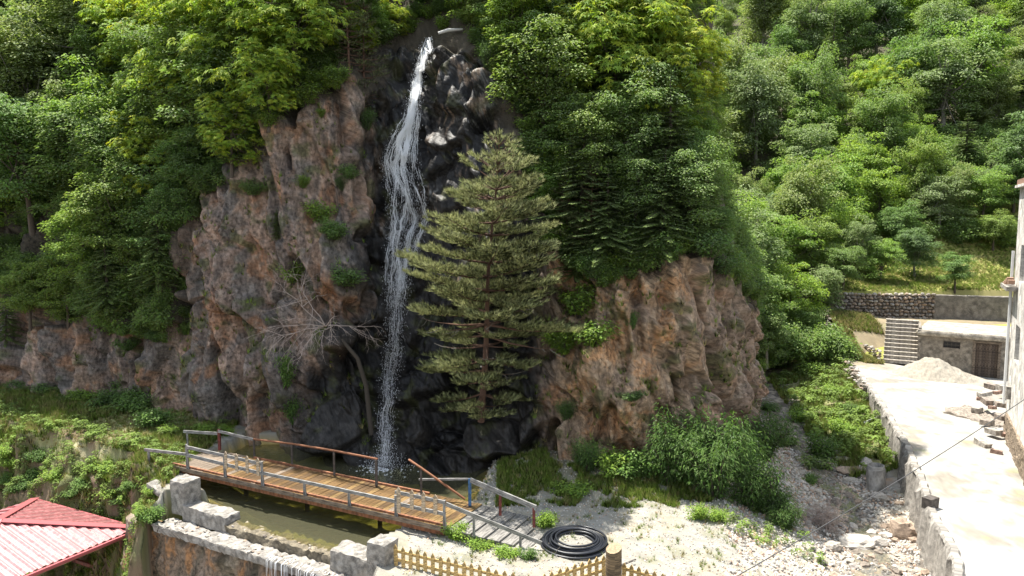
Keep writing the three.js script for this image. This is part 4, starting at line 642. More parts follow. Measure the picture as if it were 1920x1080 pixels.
// ---------------------------------------------------------------- dam, its cast blocks and the rock wall under it
{
  const P0 = V(-11.3, 0, -23.05), P1 = V(-4.2, 0, -19.1), dx = P1.clone().sub(P0).normalize(), Ld = P0.distanceTo(P1), nr = V(-dx.z, 0, dx.x), ry = Math.atan2(-dx.z, dx.x); // nr points to the viewer
  const dam = thing('concrete_dam', 'worn two-step concrete dam with stony crest holding the pond', 'dam', P0.clone().setY(-0.6)), lo = (s, n, y) => V(dx.x * s + nr.x * n, y + 1, dx.z * s + nr.z * n);
  const blk = (name, s0, s1, n, y, w, h, seed, m = W.conc, amp = 0.055) => mesh(name, placeM(rough(s1 - s0, h, w, 0.11, amp, seed), lo((s0 + s1) / 2, n, y), ry), m, dam);
  const mossy = std(lin(0.30, 0.26, 0.19), 0.9, { map: rep(TEX.mottle, 0.8, 0.8), bumpMap: TEX.grit, bumpScale: 0.03 });
  blk('ledge_slab', -0.05, Ld, 0.02, -1.16, 0.62, 0.24, 3, W.conc, 0.07); blk('crest', 2.6, Ld - 0.9, -0.55, -1.06, 0.5, 0.5, 5, mossy, 0.10); blk('parapet', 0.7, 2.8, -0.60, -0.82, 0.6, 0.55, 9); blk('parapet', Ld - 1.0, Ld + 0.75, -0.45, -0.78, 0.75, 0.62, 12);
  const r = rng(17); for (let k = 0; k < 120; k++) { const s = rr(0.3, Ld - 0.2, r), c = 0.05 + 0.10 * r() * r(), n = r() < 0.55 ? rr(-0.22, 0.26, r) : s > 2.6 && s < Ld - 1 ? rr(-0.75, -0.4, r) : rr(-0.2, 0.2, r), m = mesh('crest_stone', STG[k % 6], ST[k % 5], dam); m.position.copy(lo(s, n, n < -0.3 ? -0.82 : -1.03)); m.scale.set(c * 1.4, c, c * 1.1); m.rotation.y = r() * 6; }
  // gate pillars and the tilted slab
  const pl = solo('concrete_pillar', placeM(rough(0.68, 1.15, 0.66, 0.09, 0.028, 21), atY(350, 962, -0.6).setY(0.0), ry), W.conc, 'weathered square concrete pillar at the left end of the pond', 'pillar');
  solo('concrete_slab', placeM(rough(1.05, 0.22, 1.25, 0.09, 0.05, 22), atY(325, 905, 0).add(V(-0.05, -0.1, 0)), ry, 0.12, -0.22), W.conc, 'pale tilted concrete slab behind the pillar at the pond', 'slab');
  const bs = stoneGeo(99, 2); bs.scale(0.36, 0.36, 0.36); bs.translate(...atY(336, 897, 0.25).toArray()); solo('dark_stone', bs, std(lin(0.16, 0.15, 0.14), 0.9), 'small dark stone lying on the tilted concrete slab', 'stone');
  solo('concrete_pillar', placeM(rough(0.6, 1.2, 0.6, 0.09, 0.025, 33), V(-3.38, 0.02, -18.75), ry), W.conc, 'square concrete pillar at the left end of the yellow picket fence', 'pillar');
  // overflow trickles
  const tr = []; for (let k = 0; k < 40; k++) { const s = Ld * (0.62 + 0.38 * Math.pow(r(), 0.7)), y0 = -1.05; const a = lo(s, 0.36, y0), b = lo(s + rr(-0.03, 0.03, r), 0.40, y0 - rr(0.3, 1.4, r)); tr.push(tube([lo(s - 0.02, 0.1, y0 + 0.05), a, a.clone().lerp(b, 0.5), b].map((v) => v.add(dam.position)), [0.012, 0.014, 0.009, 0.003].map((q) => q * rr(0.25, 1.0, r)), 4, false)); }
  const wm = mesh('overflow_water', merge(tr), waterMat); wm.userData.kind = 'structure';
  // rock wall below
  const nx = 130, ny = 70, P = [], C = [], U = [], I = []; for (let i = 0; i <= nx; i++) for (let j = 0; j <= ny; j++) { const s = lerp(-1.6, Ld + 1.6, i / nx), y = lerp(-5.6, -0.8, j / ny), q = P0.clone().addScaledVector(dx, s), lx = q.x, lz = q.z; cell(lx / 0.7, y / 1.4, lz / 0.7); const d = 0.08 + 0.35 * (CN.h - 0.5) * (1 - j / ny * 0.5) + 0.25 * fbm(lx, y * 0.7, lz, 4) - (j === ny ? 0.2 : 0), hq = CN.h2; q.addScaledVector(nr, d + (1 - j / ny) * 0.35); P.push(q.x, y, q.z); U.push(s * 0.5, y * 0.5); const f = fbm(lx * 1.6, y * 0.35, lz * 1.6, 4), sp = fbm(lx * 6, y * 5, lz * 6, 2), c = [0.25, 0.185, 0.135].map((v, m) => lerp(v, [0.36, 0.19, 0.085][m], sm(0.1, 0.4, f + 0.4 * sp))).map((v, m) => lerp(v, [0.07, 0.065, 0.045][m], sm(0.05, 0.35, -f) * 0.85)).map((v, m) => lerp(v, [0.40, 0.36, 0.30][m], sm(0.75, 1, hq) * 0.5)); C.push(...c.map((v) => v * (1 + 0.4 * sp))); if (i < nx && j < ny) { const o = i * (ny + 1) + j; I.push(o, o + ny + 1, o + 1, o + ny + 1, o + ny + 2, o + 1); } }
  const g = bufGeo(new Float32Array(P), new Float32Array(C), new Float32Array(U), I); g.computeVertexNormals(); solo('rock_wall', g, M.cliff, 'brown rough rock wall dropping below the dam ledge', 'rock wall');
  // red sign hung below the ledge
  const sg = thing('red_sign', 'red sign board with white letters hanging under the dam ledge', 'sign', lo(Ld * 0.735, 0.62, -1.95).add(dam.position)); sg.rotation.y = ry;
  mesh('board', box(0.78, 0.72, 0.03), std(lin(0.42, 0.03, 0.06), 0.5), sg).position.y = 0.02;
  const font = await new FontLoader().loadAsync('fonts/droid/droid_sans_bold.typeface.json'), tg = new TextGeometry('RAN', { font, size: 0.2, depth: 0.008, curveSegments: 3 }); tg.computeBoundingBox(); tg.translate(-tg.boundingBox.max.x / 2, 0.02, 0.017); mesh('lettering', tg, W.white, sg);
}

// ---------------------------------------------------------------- yellow picket fences, log post, hose, low wall
{
  const fence = (pts, n, label, y0) => {
    const t = thing('picket_fence', label, 'fence', pts[0].clone()), A = V(0, 0, 0), B = pts[1].clone().sub(pts[0]), d = B.clone().normalize(), a = Math.atan2(-d.z, d.x), L = B.length();
    for (const h of [0.17, 0.40]) mesh('rail', beam(A.clone().setY(h), B.clone().setY(B.y + h), 0.03, 0.075), W.picket, t);
    const h = 0.58, sx = 0.10, sh = new THREE.Shape([[-sx / 2, 0], [sx / 2, 0], [sx / 2, h - 0.08], [0, h], [-sx / 2, h - 0.08]].map(([x, y]) => new THREE.Vector2(x, y))), g = new THREE.ExtrudeGeometry(sh, { depth: 0.022, bevelEnabled: true, bevelSize: 0.003, bevelThickness: 0.003, bevelSegments: 1 });
    for (let k = 0; k < n; k++) { const m = mesh('picket', g, W.picket, t); m.position.copy(B).multiplyScalar((k + 0.25) / (n - 0.4)); m.position.add(V(0, rr(-0.02, 0.015), 0.02)); m.rotation.set(0, a, rr(-0.025, 0.025)); }
  };
  fence([atY(740, 1060, 0.0), atY(968, 1118, 0.0)], 16, 'yellow picket fence beside the square concrete pillar'); fence([atY(1016, 1118, 0.0), atY(1136, 1080, 0.05)], 9, 'yellow picket fence running up to the round log post from the hose side'); fence([atY(1166, 1094, 0.0), atY(1262, 1124, 0.0)], 7, 'short yellow picket fence on the far side of the log post');
  const a = atY(700, 1075, -0.1), b = atY(985, 1150, -0.1), w = rough(a.distanceTo(b), 0.5, 0.5, 0.14, 0.06, 44); solo('low_wall', placeM(w, a.clone().add(b).multiplyScalar(0.5).add(V(0, -0.27, 0)), Math.atan2(-(b.z - a.z), b.x - a.x)), W.conc, 'low white concrete wall under the yellow picket fence', 'wall');
  // log post: a thick round log cut at a slant
  const lp = thing('log_post', 'thick round wooden post with a slanted pale top', 'post', atY(1150, 1110, 0).setY(-0.1)), g = new THREE.CylinderGeometry(0.185, 0.20, 1.15, 22, 6), p = g.attributes.position; for (let i = 0; i < p.count; i++) { const y = p.getY(i), k = 1 + 0.03 * noise(p.getX(i) * 5, y * 1.5, p.getZ(i) * 5); p.setX(i, p.getX(i) * k); p.setZ(i, p.getZ(i) * k); if (y > 0.5) p.setY(i, y + p.getX(i) * 0.25 - p.getZ(i) * 0.25); } g.computeVertexNormals(); g.translate(0, 0.62, 0);
  const body = mesh('log', g, [W.log, W.logtop, W.log], lp);
  // coiled black pipe
  const c = atY(1077, 1014, 0.12), hs = thing('hose_coil', 'large coil of thick black plastic pipe lying on the gravel', 'hose', c.clone().setY(0.02)), r = rng(5);
  for (let k = 0; k < 16; k++) { const R0 = 0.58 + 0.052 * (k % 7) + rr(-0.02, 0.02, r), y0 = 0.05 + 0.065 * Math.floor(k / 7) + rr(-0.01, 0.02, r), ox = rr(-0.06, 0.06, r), oz = rr(-0.05, 0.05, r), tl = rr(-0.03, 0.03, r), pts = []; for (let i = 0; i <= 56; i++) { const q = i / 56 * 6.283 * (k === 15 ? 0.9 : 1); pts.push(V(ox + Math.cos(q) * R0, y0 + tl * Math.cos(q + k), oz + Math.sin(q) * R0)); } mesh('pipe_turn', tube(pts, 0.032, 7, false), W.hose, hs); }
  for (const q of [2.2, 4.9]) { const e = V(Math.cos(q), 0, Math.sin(q)); mesh('tie', tube([0, 1, 2, 3, 4].map((i) => e.clone().multiplyScalar(0.54 + 0.42 * (i / 4)).setY(0.11 + 0.09 * Math.sin(i / 4 * Math.PI))), 0.008, 4), W.steel, hs); }
  // a bit of rusty bar on the gravel and a small brown stone
  solo('iron_bar', tube([atY(1160, 1062, 0.08), atY(1192, 1050, 0.1)], 0.035, 6), W.steel, 'short dark iron bar lying on gravel beside the log post', 'bar');
}

// ---------------------------------------------------------------- kiosk with the red sheet roof
{
  const e = -1.55, A = atY(66, 936, e), B = atY(258, 990, e), ab = B.clone().sub(A), L = ab.length(), u = ab.clone().normalize(), v = V(-u.z, 0, u.x), C = B.clone().addScaledVector(v, L), D = A.clone().addScaledVector(v, L), ap = A.clone().add(C).multiplyScalar(0.5); ap.y = e + 0.75;
  const k = thing('kiosk', 'open kiosk with a red ribbed sheet-metal hip roof and brown posts', 'kiosk', ap.clone().setY(-5.4)), o = k.position, lo = (p) => p.clone().sub(o);
  const redm = phys(lin(0.52, 0.21, 0.22), 0.42, { metalness: 0.3, clearcoat: 1, clearcoatRoughness: 0.42, map: TEX.mottle, side: THREE.DoubleSide }), capm = phys(lin(0.44, 0.11, 0.12), 0.42, { metalness: 0.15, clearcoat: 0.5, clearcoatRoughness: 0.3 });
  const corners = [A, B, C, D];
  corners.forEach((p, i) => { // one face per side: ribbed sheets, each its own panel
    const q = corners[(i + 1) % 4], ed = q.clone().sub(p), n = 12, mid = p.clone().add(q).multiplyScalar(0.5), up = ap.clone().sub(mid), nn = ed.clone().cross(up).normalize(); if (nn.y < 0) nn.negate();
    for (let s = 0; s < n; s++) {
      const P = [], I = [], m = 8; for (let j = 0; j <= m; j++) { const t = (s + j / m) / n, h = 1 - Math.abs(2 * t - 1), f = (j % 4) < 2 && j !== m ? 0.035 : 0, a = p.clone().addScaledVector(ed, t), b = a.clone().addScaledVector(up, h * 0.995); for (const w of [a, b]) { w.addScaledVector(nn, f); P.push(...lo(w).toArray()); } if (j) { const z = j * 2; I.push(z - 2, z, z - 1, z, z + 1, z - 1); } }
      const g = new THREE.BufferGeometry(); g.setAttribute('position', new THREE.Float32BufferAttribute(P, 3)); g.setAttribute('uv', new THREE.Float32BufferAttribute(P.filter((_, i2) => i2 % 3 !== 1), 2)); g.setIndex(I); const g2 = g.toNonIndexed(); g2.computeVertexNormals(); mesh('roof_sheet', g2, redm, k);
    }
    for (let s = 1; s < n; s++) { const t = s / n, h = 1 - Math.abs(2 * t - 1), a = p.clone().addScaledVector(ed, t).addScaledVector(nn, 0.03), b = a.clone().addScaledVector(up, h * 0.97); mesh('roof_seam', beam(lo(a), lo(b), 0.035, 0.03), capm, k); }
    mesh('hip_cap', (() => { const a = lo(p).addScaledVector(V(0, 1, 0), 0.045), b = lo(ap).add(V(0, 0.06, 0)); return beam(a, b, 0.30, 0.02); })(), capm, k);
    mesh('fascia', beam(lo(p).add(V(0, -0.09, 0)), lo(q).add(V(0, -0.09, 0)), 0.03, 0.14), capm, k); const gu = mesh('gutter', beam(lo(p).add(V(0, -0.05, 0)).addScaledVector(mid.clone().sub(ap).setY(0).normalize(), 0.06), lo(q).add(V(0, -0.05, 0)).addScaledVector(mid.clone().sub(ap).setY(0).normalize(), 0.06), 0.09, 0.07), capm, k);
    const inn = lo(p).lerp(lo(ap), 0.12).setY(0); mesh('post', beam(inn, inn.clone().setY(e - o.y - 0.05), 0.13, 0.13), W.red, k);
    const in2 = lo(q).lerp(lo(ap), 0.12); for (const h of [1.0, 2.2]) mesh('cross_rail', beam(inn.clone().setY(h), in2.clone().setY(h), 0.07, 0.12), W.red, k);
    const wv = mid.clone().sub(ap).setY(0).normalize(); mesh('ceiling_board', beam(lo(p).add(V(0, -0.17, 0)).addScaledVector(wv, -0.1), lo(q).add(V(0, -0.17, 0)).addScaledVector(wv, -0.1), 0.18, 0.02), W.pale, k);
  });
  solo('drain_pipe', tube([B.clone().add(V(-0.05, -0.08, 0.02)), B.clone().add(V(0.72, -0.12, -0.06))], 0.055, 10), W.white, 'white drain pipe sticking out of the red roof corner', 'pipe');
}
// ---------------------------------------------------------------- right side: yard, walls, shed, stairs, white building
function yard(x, z) { const d = -z; return 0.06 - 0.52 * sm(21, 28, x) * sm(36, 42, d) + 2.2 * sm(46.8, 51.5, d) + 0.03 * noise(x * 0.4, 1, z * 0.4); }
{
  const P = [], C = [], U = [], I = [], nt = 190, nw = 150; let lens = [0]; for (let i = 1; i < YARD.length; i++) lens.push(lens[i - 1] + Math.hypot(YARD[i][0] - YARD[i - 1][0], YARD[i][1] - YARD[i - 1][1]));
  const onY = (s) => { let i = 0; while (i < YARD.length - 2 && s > lens[i + 1]) i++; const f = (s - lens[i]) / (lens[i + 1] - lens[i]); return [lerp(YARD[i][0], YARD[i + 1][0], f), lerp(YARD[i][1], YARD[i + 1][1], f)]; };
  for (let i = 0; i <= nt; i++) for (let j = 0; j <= nw; j++) {
    const [x0, z] = onY(lens[lens.length - 1] * i / nt), x = x0 + 0.1 + 30 * Math.pow(j / nw, 1.4), a = fbm(x * 0.35, 3, z * 0.35, 4), b = fbm(x * 1.6, 3, z * 1.6, 3), c2 = fbm(x * 5, 3, z * 5, 2), d = -z; P.push(x, yard(x, z) + 0.012 * b, z); U.push(x, z);
    let c = [0.325, 0.312, 0.288]; const dirt = sm(0.0, 0.38, a + 0.45 * b); c = c.map((v, m) => lerp(v, [0.215, 0.190, 0.152][m], dirt * 0.85)); const soil = Math.max(sm(42.5, 46, d + 1.5 * b) * (1 - sm(22.5, 24, x + b)), sm(46.8, 48, d)); c = c.map((v, m) => lerp(v, [0.24, 0.19, 0.115][m], soil)); const gr = sm(0.3, 0.5, fbm(x * 0.7, 8, z * 0.7, 3) + 0.3 * c2); c = c.map((v, m) => lerp(v, [0.24, 0.25, 0.10][m], gr * 0.45));
    C.push(...c.map((v) => v * (1 + 0.3 * c2 + 0.15 * b))); if (i < nt && j < nw) { const o = i * (nw + 1) + j; I.push(o, o + 1, o + nw + 1, o + 1, o + nw + 2, o + nw + 1); }
  }
  const g = bufGeo(new Float32Array(P), new Float32Array(C), new Float32Array(U), I); g.computeVertexNormals(); struct('yard_ground', g, std(0xffffff, 0.95, { vertexColors: true, bumpMap: rep(TEX.grit, 0.8, 0.8), bumpScale: 0.015 }));
  // kerbed retaining wall along the stream: cast face in front, field stones further back
  const wall = thing('retaining_wall', 'long curved pale concrete retaining wall with a kerb between stream and yard', 'wall', V(YARD[1][0], 0, YARD[1][1])), wo = wall.position, pts = []; for (let s = 0; s <= 1; s += 0.004) { const q = onY(lerp(0, lens[8], s)); pts.push(q); }
  const P2 = [], U2 = [], I2 = [], prof = [[-0.34, -2.2], [-0.18, -1.0], [-0.12, -0.05], [-0.13, 0.02], [-0.08, 0.11], [0.10, 0.11], [0.16, 0.0]]; let cum = 0;
  pts.forEach(([x, z], i) => { const n = pts[Math.min(pts.length - 1, i + 1)], m = pts[Math.max(0, i - 1)], tx = n[0] - m[0], tz = n[1] - m[1], l = Math.hypot(tx, tz), nx = -tz / l, nz = tx / l; if (i) cum += Math.hypot(x - pts[i - 1][0], z - pts[i - 1][1]); prof.forEach(([o, y], j) => { const e = (j < 3 ? 0.24 : 0.07) * fbm(x * 1.4, y * 1.4, z * 1.4, 4); P2.push(x + nx * (o + e) - wo.x, y + yard(x, z) + e * 0.6, z + nz * (o + e) - wo.z); U2.push(cum, y); }); if (i) for (let j = 0; j < prof.length - 1; j++) { const a = (i - 1) * prof.length + j, b = a + prof.length; I2.push(a, a + 1, b, a + 1, b + 1, b); } });
  const g2 = new THREE.BufferGeometry(); g2.setAttribute('position', new THREE.Float32BufferAttribute(P2, 3)); g2.setAttribute('uv', new THREE.Float32BufferAttribute(U2, 2)); g2.setIndex(I2); const g3 = toCreasedNormals(g2, 0.6); const wm = W.conc.clone(); wm.side = THREE.DoubleSide; mesh('wall_face', g3, wm, wall);
  const r = rng(91);
  // dry stones along the back part of the yard edge
  const ds = thing('dry_stone_wall', 'tumbled dry stone wall at the yard edge above the grassy stream bank', 'stone wall', V(20.3, 0, -43.6));
  for (let k = 0; k < 210; k++) { const s = lerp(lens[7] - 1.5, lens[10], Math.pow(r(), 0.9)), [x, z] = onY(s), c = rr(0.13, 0.3, r), q = mesh('stone', STG[k % 6], ST[Math.floor(r() * 5)], ds); q.position.set(x - 0.22 + rr(-0.16, 0.14, r) - 20.3, yard(x, z) + rr(-0.75, 0.3, r), z + 43.6); q.scale.set(c * 1.35, c, c * 1.1); q.rotation.set(rr(-0.3, 0.3, r), r() * 6.28, rr(-0.3, 0.3, r)); }
  const pw = thing('planter_wall', 'short low dry stone wall at the left foot of the stairs', 'stone wall', atY(1592, 645, 0.2).setY(0.1)); { const a = V(0, 0, 0), b = at(1652, 640, 46).sub(pw.position); for (let k = 0; k < 60; k++) { const t = r(), c = rr(0.14, 0.28, r), q = mesh('stone', STG[k % 6], ST[Math.floor(r() * 5)], pw); q.position.set(b.x * t + rr(-0.1, 0.1, r), rr(0, 0.55, r), b.z * t + 0.5 * Math.sin(t * 3.1) + rr(-0.1, 0.1, r)); q.scale.set(c * 1.35, c, c); q.rotation.set(rr(-0.3, 0.3, r), r() * 6, 0); } }
  // stone terrace wall and its concrete part
  const T0 = at(1540, 548, 53.6), T1 = at(1748, 552, 53), T2 = at(1905, 556, 51.5), tb = 1.7;
  const tw = thing('terrace_stone_wall', 'long dry stone wall of brown fieldstones below the grass terrace', 'stone wall', T0.clone().setY(tb)); const tl = T1.clone().sub(T0).setY(0), TL = tl.length(); tl.normalize();
  mesh('wall_core', beam(V(0.1, 0.8, 0.1).add(V(0, 0, -0.25)), tl.clone().multiplyScalar(TL).add(V(0, 0.8, -0.15)), 0.4, 1.7), std(lin(0.10, 0.085, 0.07), 0.95), tw);
  for (let row = 0, n = 0; row < 8 && n < 290; row++) for (let s = rr(0, 0.2, r); s < TL; ) { const w = rr(0.18, 0.42, r), h = rr(0.18, 0.27, r), q = mesh('stone', STG[n++ % 6], ST[[3, 4, 1, 4, 0, 3][Math.floor(r() * 6)]], tw); q.position.copy(tl).multiplyScalar(s + w / 2).add(V(0, row * 0.24 + rr(-0.04, 0.04, r) + 0.05, rr(0.03, 0.16, r))); q.scale.set(w * 1.15, h * 1.5, 0.4); q.rotation.set(rr(-0.2, 0.2, r), rr(-0.3, 0.3, r) + Math.floor(r() * 2) * 3.14, rr(-0.2, 0.2, r)); s += w; }
  const ca = T1.clone().setY(tb + 0.75), cb = T2.clone().setY(tb + 0.75); solo('concrete_wall', (() => { const g = rough(ca.distanceTo(cb), 2.0, 0.35, 0.25, 0.03, 71); return placeM(g, ca.clone().add(cb).multiplyScalar(0.5), Math.atan2(-(cb.z - ca.z), cb.x - ca.x)); })(), std(lin(0.26, 0.235, 0.20), 0.93, { map: rep(TEX.mottle, 0.35, 0.35), bumpMap: TEX.grit, bumpScale: 0.02 }), 'plain grey-brown concrete retaining wall below the grass terrace', 'wall');
}
// stairs and shed
W.tread = std(lin(0.44, 0.40, 0.345), 0.93, { map: TEX.mottle });
{
  const a = at(1657, 678, 45.6), b = at(1718, 680, 45.2), w = a.distanceTo(b), st = thing('concrete_stairs', 'flight of pale concrete steps beside the shed', 'stairs', a.clone().add(b).multiplyScalar(0.5).setY(0)), n = 11, rise = 0.213, run = 0.30, y0 = -0.05; st.rotation.y = -0.49;
  for (let i = 0; i < n; i++) { const q = mesh('step', box(w, rise - 0.01, run + (n - i) * 0 + 0.12, 0.008), W.conc, st); q.position.set(0, y0 + rise * (i + 0.5), -run * i - 0.1); mesh('tread', box(w + 0.04, 0.05, run + 0.10, 0.006), W.tread, q).position.set(0, rise * 0.5 - 0.02, 0.03); }
  mesh('side_wall', box(0.14, n * rise * 0.98, n * run * 0.9), W.conc2, st).position.set(w / 2 + 0.08, n * rise * 0.45, -n * run * 0.5 - 0.25); mesh('core', box(w - 0.1, n * rise * 0.5, n * run * 0.5), W.conc2, st).position.set(0, n * rise * 0.28, -n * run * 0.76);
  const L = at(1719, 680, 45.4), Rr = at(1893, 708, 42.6); L.y = -0.45; Rr.y = -0.45; const d = Rr.clone().sub(L), len = d.length(); d.normalize(); const back = V(d.z, 0, -d.x); if (back.z > 0) back.negate();
  const sh = thing('concrete_shed', 'low flat-roofed concrete shed with a plank door and barred window', 'shed', L), ry = Math.atan2(-d.z, d.x), put = (n2, g, m, s, y, f, parent = sh) => { const q = mesh(n2, g, m, parent); q.position.set(d.x * s + back.x * f, y, d.z * s + back.z * f); q.rotation.y = ry; return q; };
  const H = 2.18; const x0 = 1.35, x1 = 2.25, wy0 = 1.55, wy1 = 1.95, dx0 = len - 1.75, dx1 = len - 0.62, dh = 2.0; // window and door openings
  const wl = (s0, s1, y0b, y1b) => put('wall', box(s1 - s0, y1b - y0b, 0.22), W.conc2, (s0 + s1) / 2, (y0b + y1b) / 2, 0.11);
  wl(0, x0, 0, H); wl(x0, x1, 0, wy0); wl(x0, x1, wy1, H); wl(x1, dx0, 0, H); wl(dx0, dx1, dh, H); wl(dx1, len, 0, H);
  put('back_wall', box(len, H, 0.2), W.conc2, len / 2, H / 2, 4.4); put('side_wall', box(0.2, H, 4.1), W.conc2, 0.1, H / 2, 2.3); put('side_wall', box(0.2, H, 4.1), W.conc2, len - 0.1, H / 2, 2.3);
  put('roof_slab', rough(len + 0.5, 0.36, 5.0, 0.3, 0.02, 7), std(lin(0.46, 0.42, 0.36), 0.92, { map: rep(TEX.mottle, 0.3, 0.3) }), len / 2 + 0.1, H + 0.20, 2.15);
  const win = put('window', box(x1 - x0, wy1 - wy0, 0.03), std(lin(0.015, 0.015, 0.017), 0.4), (x0 + x1) / 2, (wy0 + wy1) / 2, 0.17);
  for (let i = 0; i <= 4; i++) { const q = mesh('bar', box(0.022, wy1 - wy0, 0.022), W.steel, win); q.position.set(lerp(-0.43, 0.43, i / 4), 0, 0.13); } for (let i = 0; i < 3; i++) mesh('bar', box(x1 - x0, 0.02, 0.018), W.steel, win).position.set(0, lerp(-0.18, 0.18, i / 2), 0.15);
  const door = put('door', box(dx1 - dx0, dh, 0.03), std(lin(0.05, 0.04, 0.035), 0.9), (dx0 + dx1) / 2, dh / 2, 0.14); const dw = [std(lin(0.17, 0.125, 0.095), 0.9, { map: TEX.wood }), std(lin(0.21, 0.16, 0.125), 0.9, { map: TEX.wood }), std(lin(0.14, 0.105, 0.085), 0.9, { map: TEX.wood })];
  for (let i = 0; i < 7; i++) { const q = mesh('plank', box((dx1 - dx0) / 7 - 0.012, dh - 0.06 - 0.04 * (i % 2), 0.03), dw[i % 3], door); q.position.set(lerp(dx0, dx1, (i + 0.5) / 7) - (dx0 + dx1) / 2, -0.01, 0.035); }
  for (const s of [dx0 - 0.07, dx1 + 0.07]) put('door_frame', box(0.14, dh + 0.1, 0.06), std(lin(0.30, 0.235, 0.18), 0.9, { map: TEX.wood }), s, dh / 2, -0.02); put('lintel', box(dx1 - dx0 + 0.3, 0.12, 0.06), std(lin(0.30, 0.235, 0.18), 0.9, { map: TEX.wood }), (dx0 + dx1) / 2, dh + 0.06, -0.021);
}
// gravel heap
{
  const c = atY(1762, 712, -0.1), g = new THREE.PlaneGeometry(5.6, 4.4, 90, 70); g.rotateX(-Math.PI / 2); const p = g.attributes.position, C = []; for (let i = 0; i < p.count; i++) { const x = p.getX(i), z = p.getZ(i), r = Math.hypot(x / 2.5, z / 1.9), h = 1.25 * Math.pow(Math.max(0, 1 - r), 1.05) * (1 + 0.25 * fbm(x * 0.8, 1, z * 0.8, 3)) + 0.07 * fbm(x * 3, 2, z * 3, 3) * (r < 1 ? 1 : 0) - 0.08; p.setY(i, h); const k = 1 + 0.35 * fbm(x * 7, 1, z * 7, 2); C.push(0.34 * k, 0.30 * k, 0.24 * k); } g.setAttribute('color', new THREE.Float32BufferAttribute(C, 3)); g.computeVertexNormals(); g.translate(c.x, c.y + 0.02, c.z - 0.9); solo('gravel_heap', g, std(0xffffff, 0.96, { vertexColors: true, bumpMap: rep(TEX.grit, 5, 5), bumpScale: 0.03 }), 'conical heap of pale gravel in front of the shed wall', 'heap');
}
// white building: only its long side wall shows, very obliquely
{
  const F = V(20.45, 0, -30.3), N = V(15.2, 0, -20.5), d = N.clone().sub(F), len = d.length(); d.normalize(); const inn = V(-d.z, 0, d.x); if (inn.x < 0) inn.negate(); const ry = Math.atan2(-d.z, d.x);
  const b = thing('white_building', 'tall white plastered house at the right edge with a rough stone base', 'building', F), put = (n, g, m, s, y, f, parent = b) => { const q = mesh(n, g, m, parent); q.position.set(d.x * s + inn.x * f, y, d.z * s + inn.z * f); q.rotation.y = ry; return q; };
  const wl = (s0, s1, y0, y1) => put('wall', box(s1 - s0, y1 - y0, 0.3), W.plaster, (s0 + s1) / 2, (y0 + y1) / 2, 0.15); const sw = [1.6, 2.9], wy = [[3.4, 4.8], [6.5, 7.9]];
  wl(0, sw[0], 1.0, 10.2); wl(sw[1], len, 1.0, 10.2); wl(sw[0], sw[1], 1.0, wy[0][0]); wl(sw[0], sw[1], wy[0][1], wy[1][0]); wl(sw[0], sw[1], wy[1][1], 10.2);
  for (const [y0, y1] of wy) { const w = put('window', box(sw[1] - sw[0], y1 - y0, 0.04), phys(lin(0.05, 0.06, 0.07), 0.08), (sw[0] + sw[1]) / 2, (y0 + y1) / 2, 0.2); for (const s of [-1, 0, 1]) mesh('frame', box(0.06, y1 - y0, 0.06), W.white, w).position.set(s * 0.62, 0, -0.03); mesh('sill', box(sw[1] - sw[0] + 0.2, 0.05, 0.2), W.conc, w).position.set(0, -(y1 - y0) / 2 - 0.03, -0.18); }
  put('stone_base', rough(len, 1.2, 0.42, 0.14, 0.10, 5), std(lin(0.34, 0.27, 0.20), 0.95, { map: rep(TEX.mottle, 1.2, 1.2), bumpMap: TEX.rock, bumpScale: 0.05 }), len / 2, 0.45, 0.14);
  put('rear_wall', box(0.3, 10.2, 9), W.plaster, 0.15, 5.1, 4.8); put('roof', box(len + 0.2, 0.2, 9.6), std(lin(0.26, 0.15, 0.10), 0.85), len / 2, 10.35, 4.7);
  put('eaves', box(len + 0.1, 0.10, 0.3), W.plaster, len / 2, 10.18, -0.02); put('balcony_slab', box(2.2, 0.16, 0.55), W.conc, 0.4, 6.15, -0.12); for (const s of [-0.5, -0.05, 0.4, 0.85, 1.3]) put('balcony_block', box(0.26, 0.16, 0.22), std(lin(0.36, 0.22, 0.15), 0.9), s, 6.33 + 0.08 * ((s * 7) % 2), -0.22);
  put('drain_pipe', tube([V(0, -3.3, 0), V(0, 3.0, 0)], 0.06, 8), W.white, 0.12, 4.6, -0.1); put('meter_box', box(0.4, 0.5, 0.16), W.conc, 1.2, 2.0, -0.08);
}
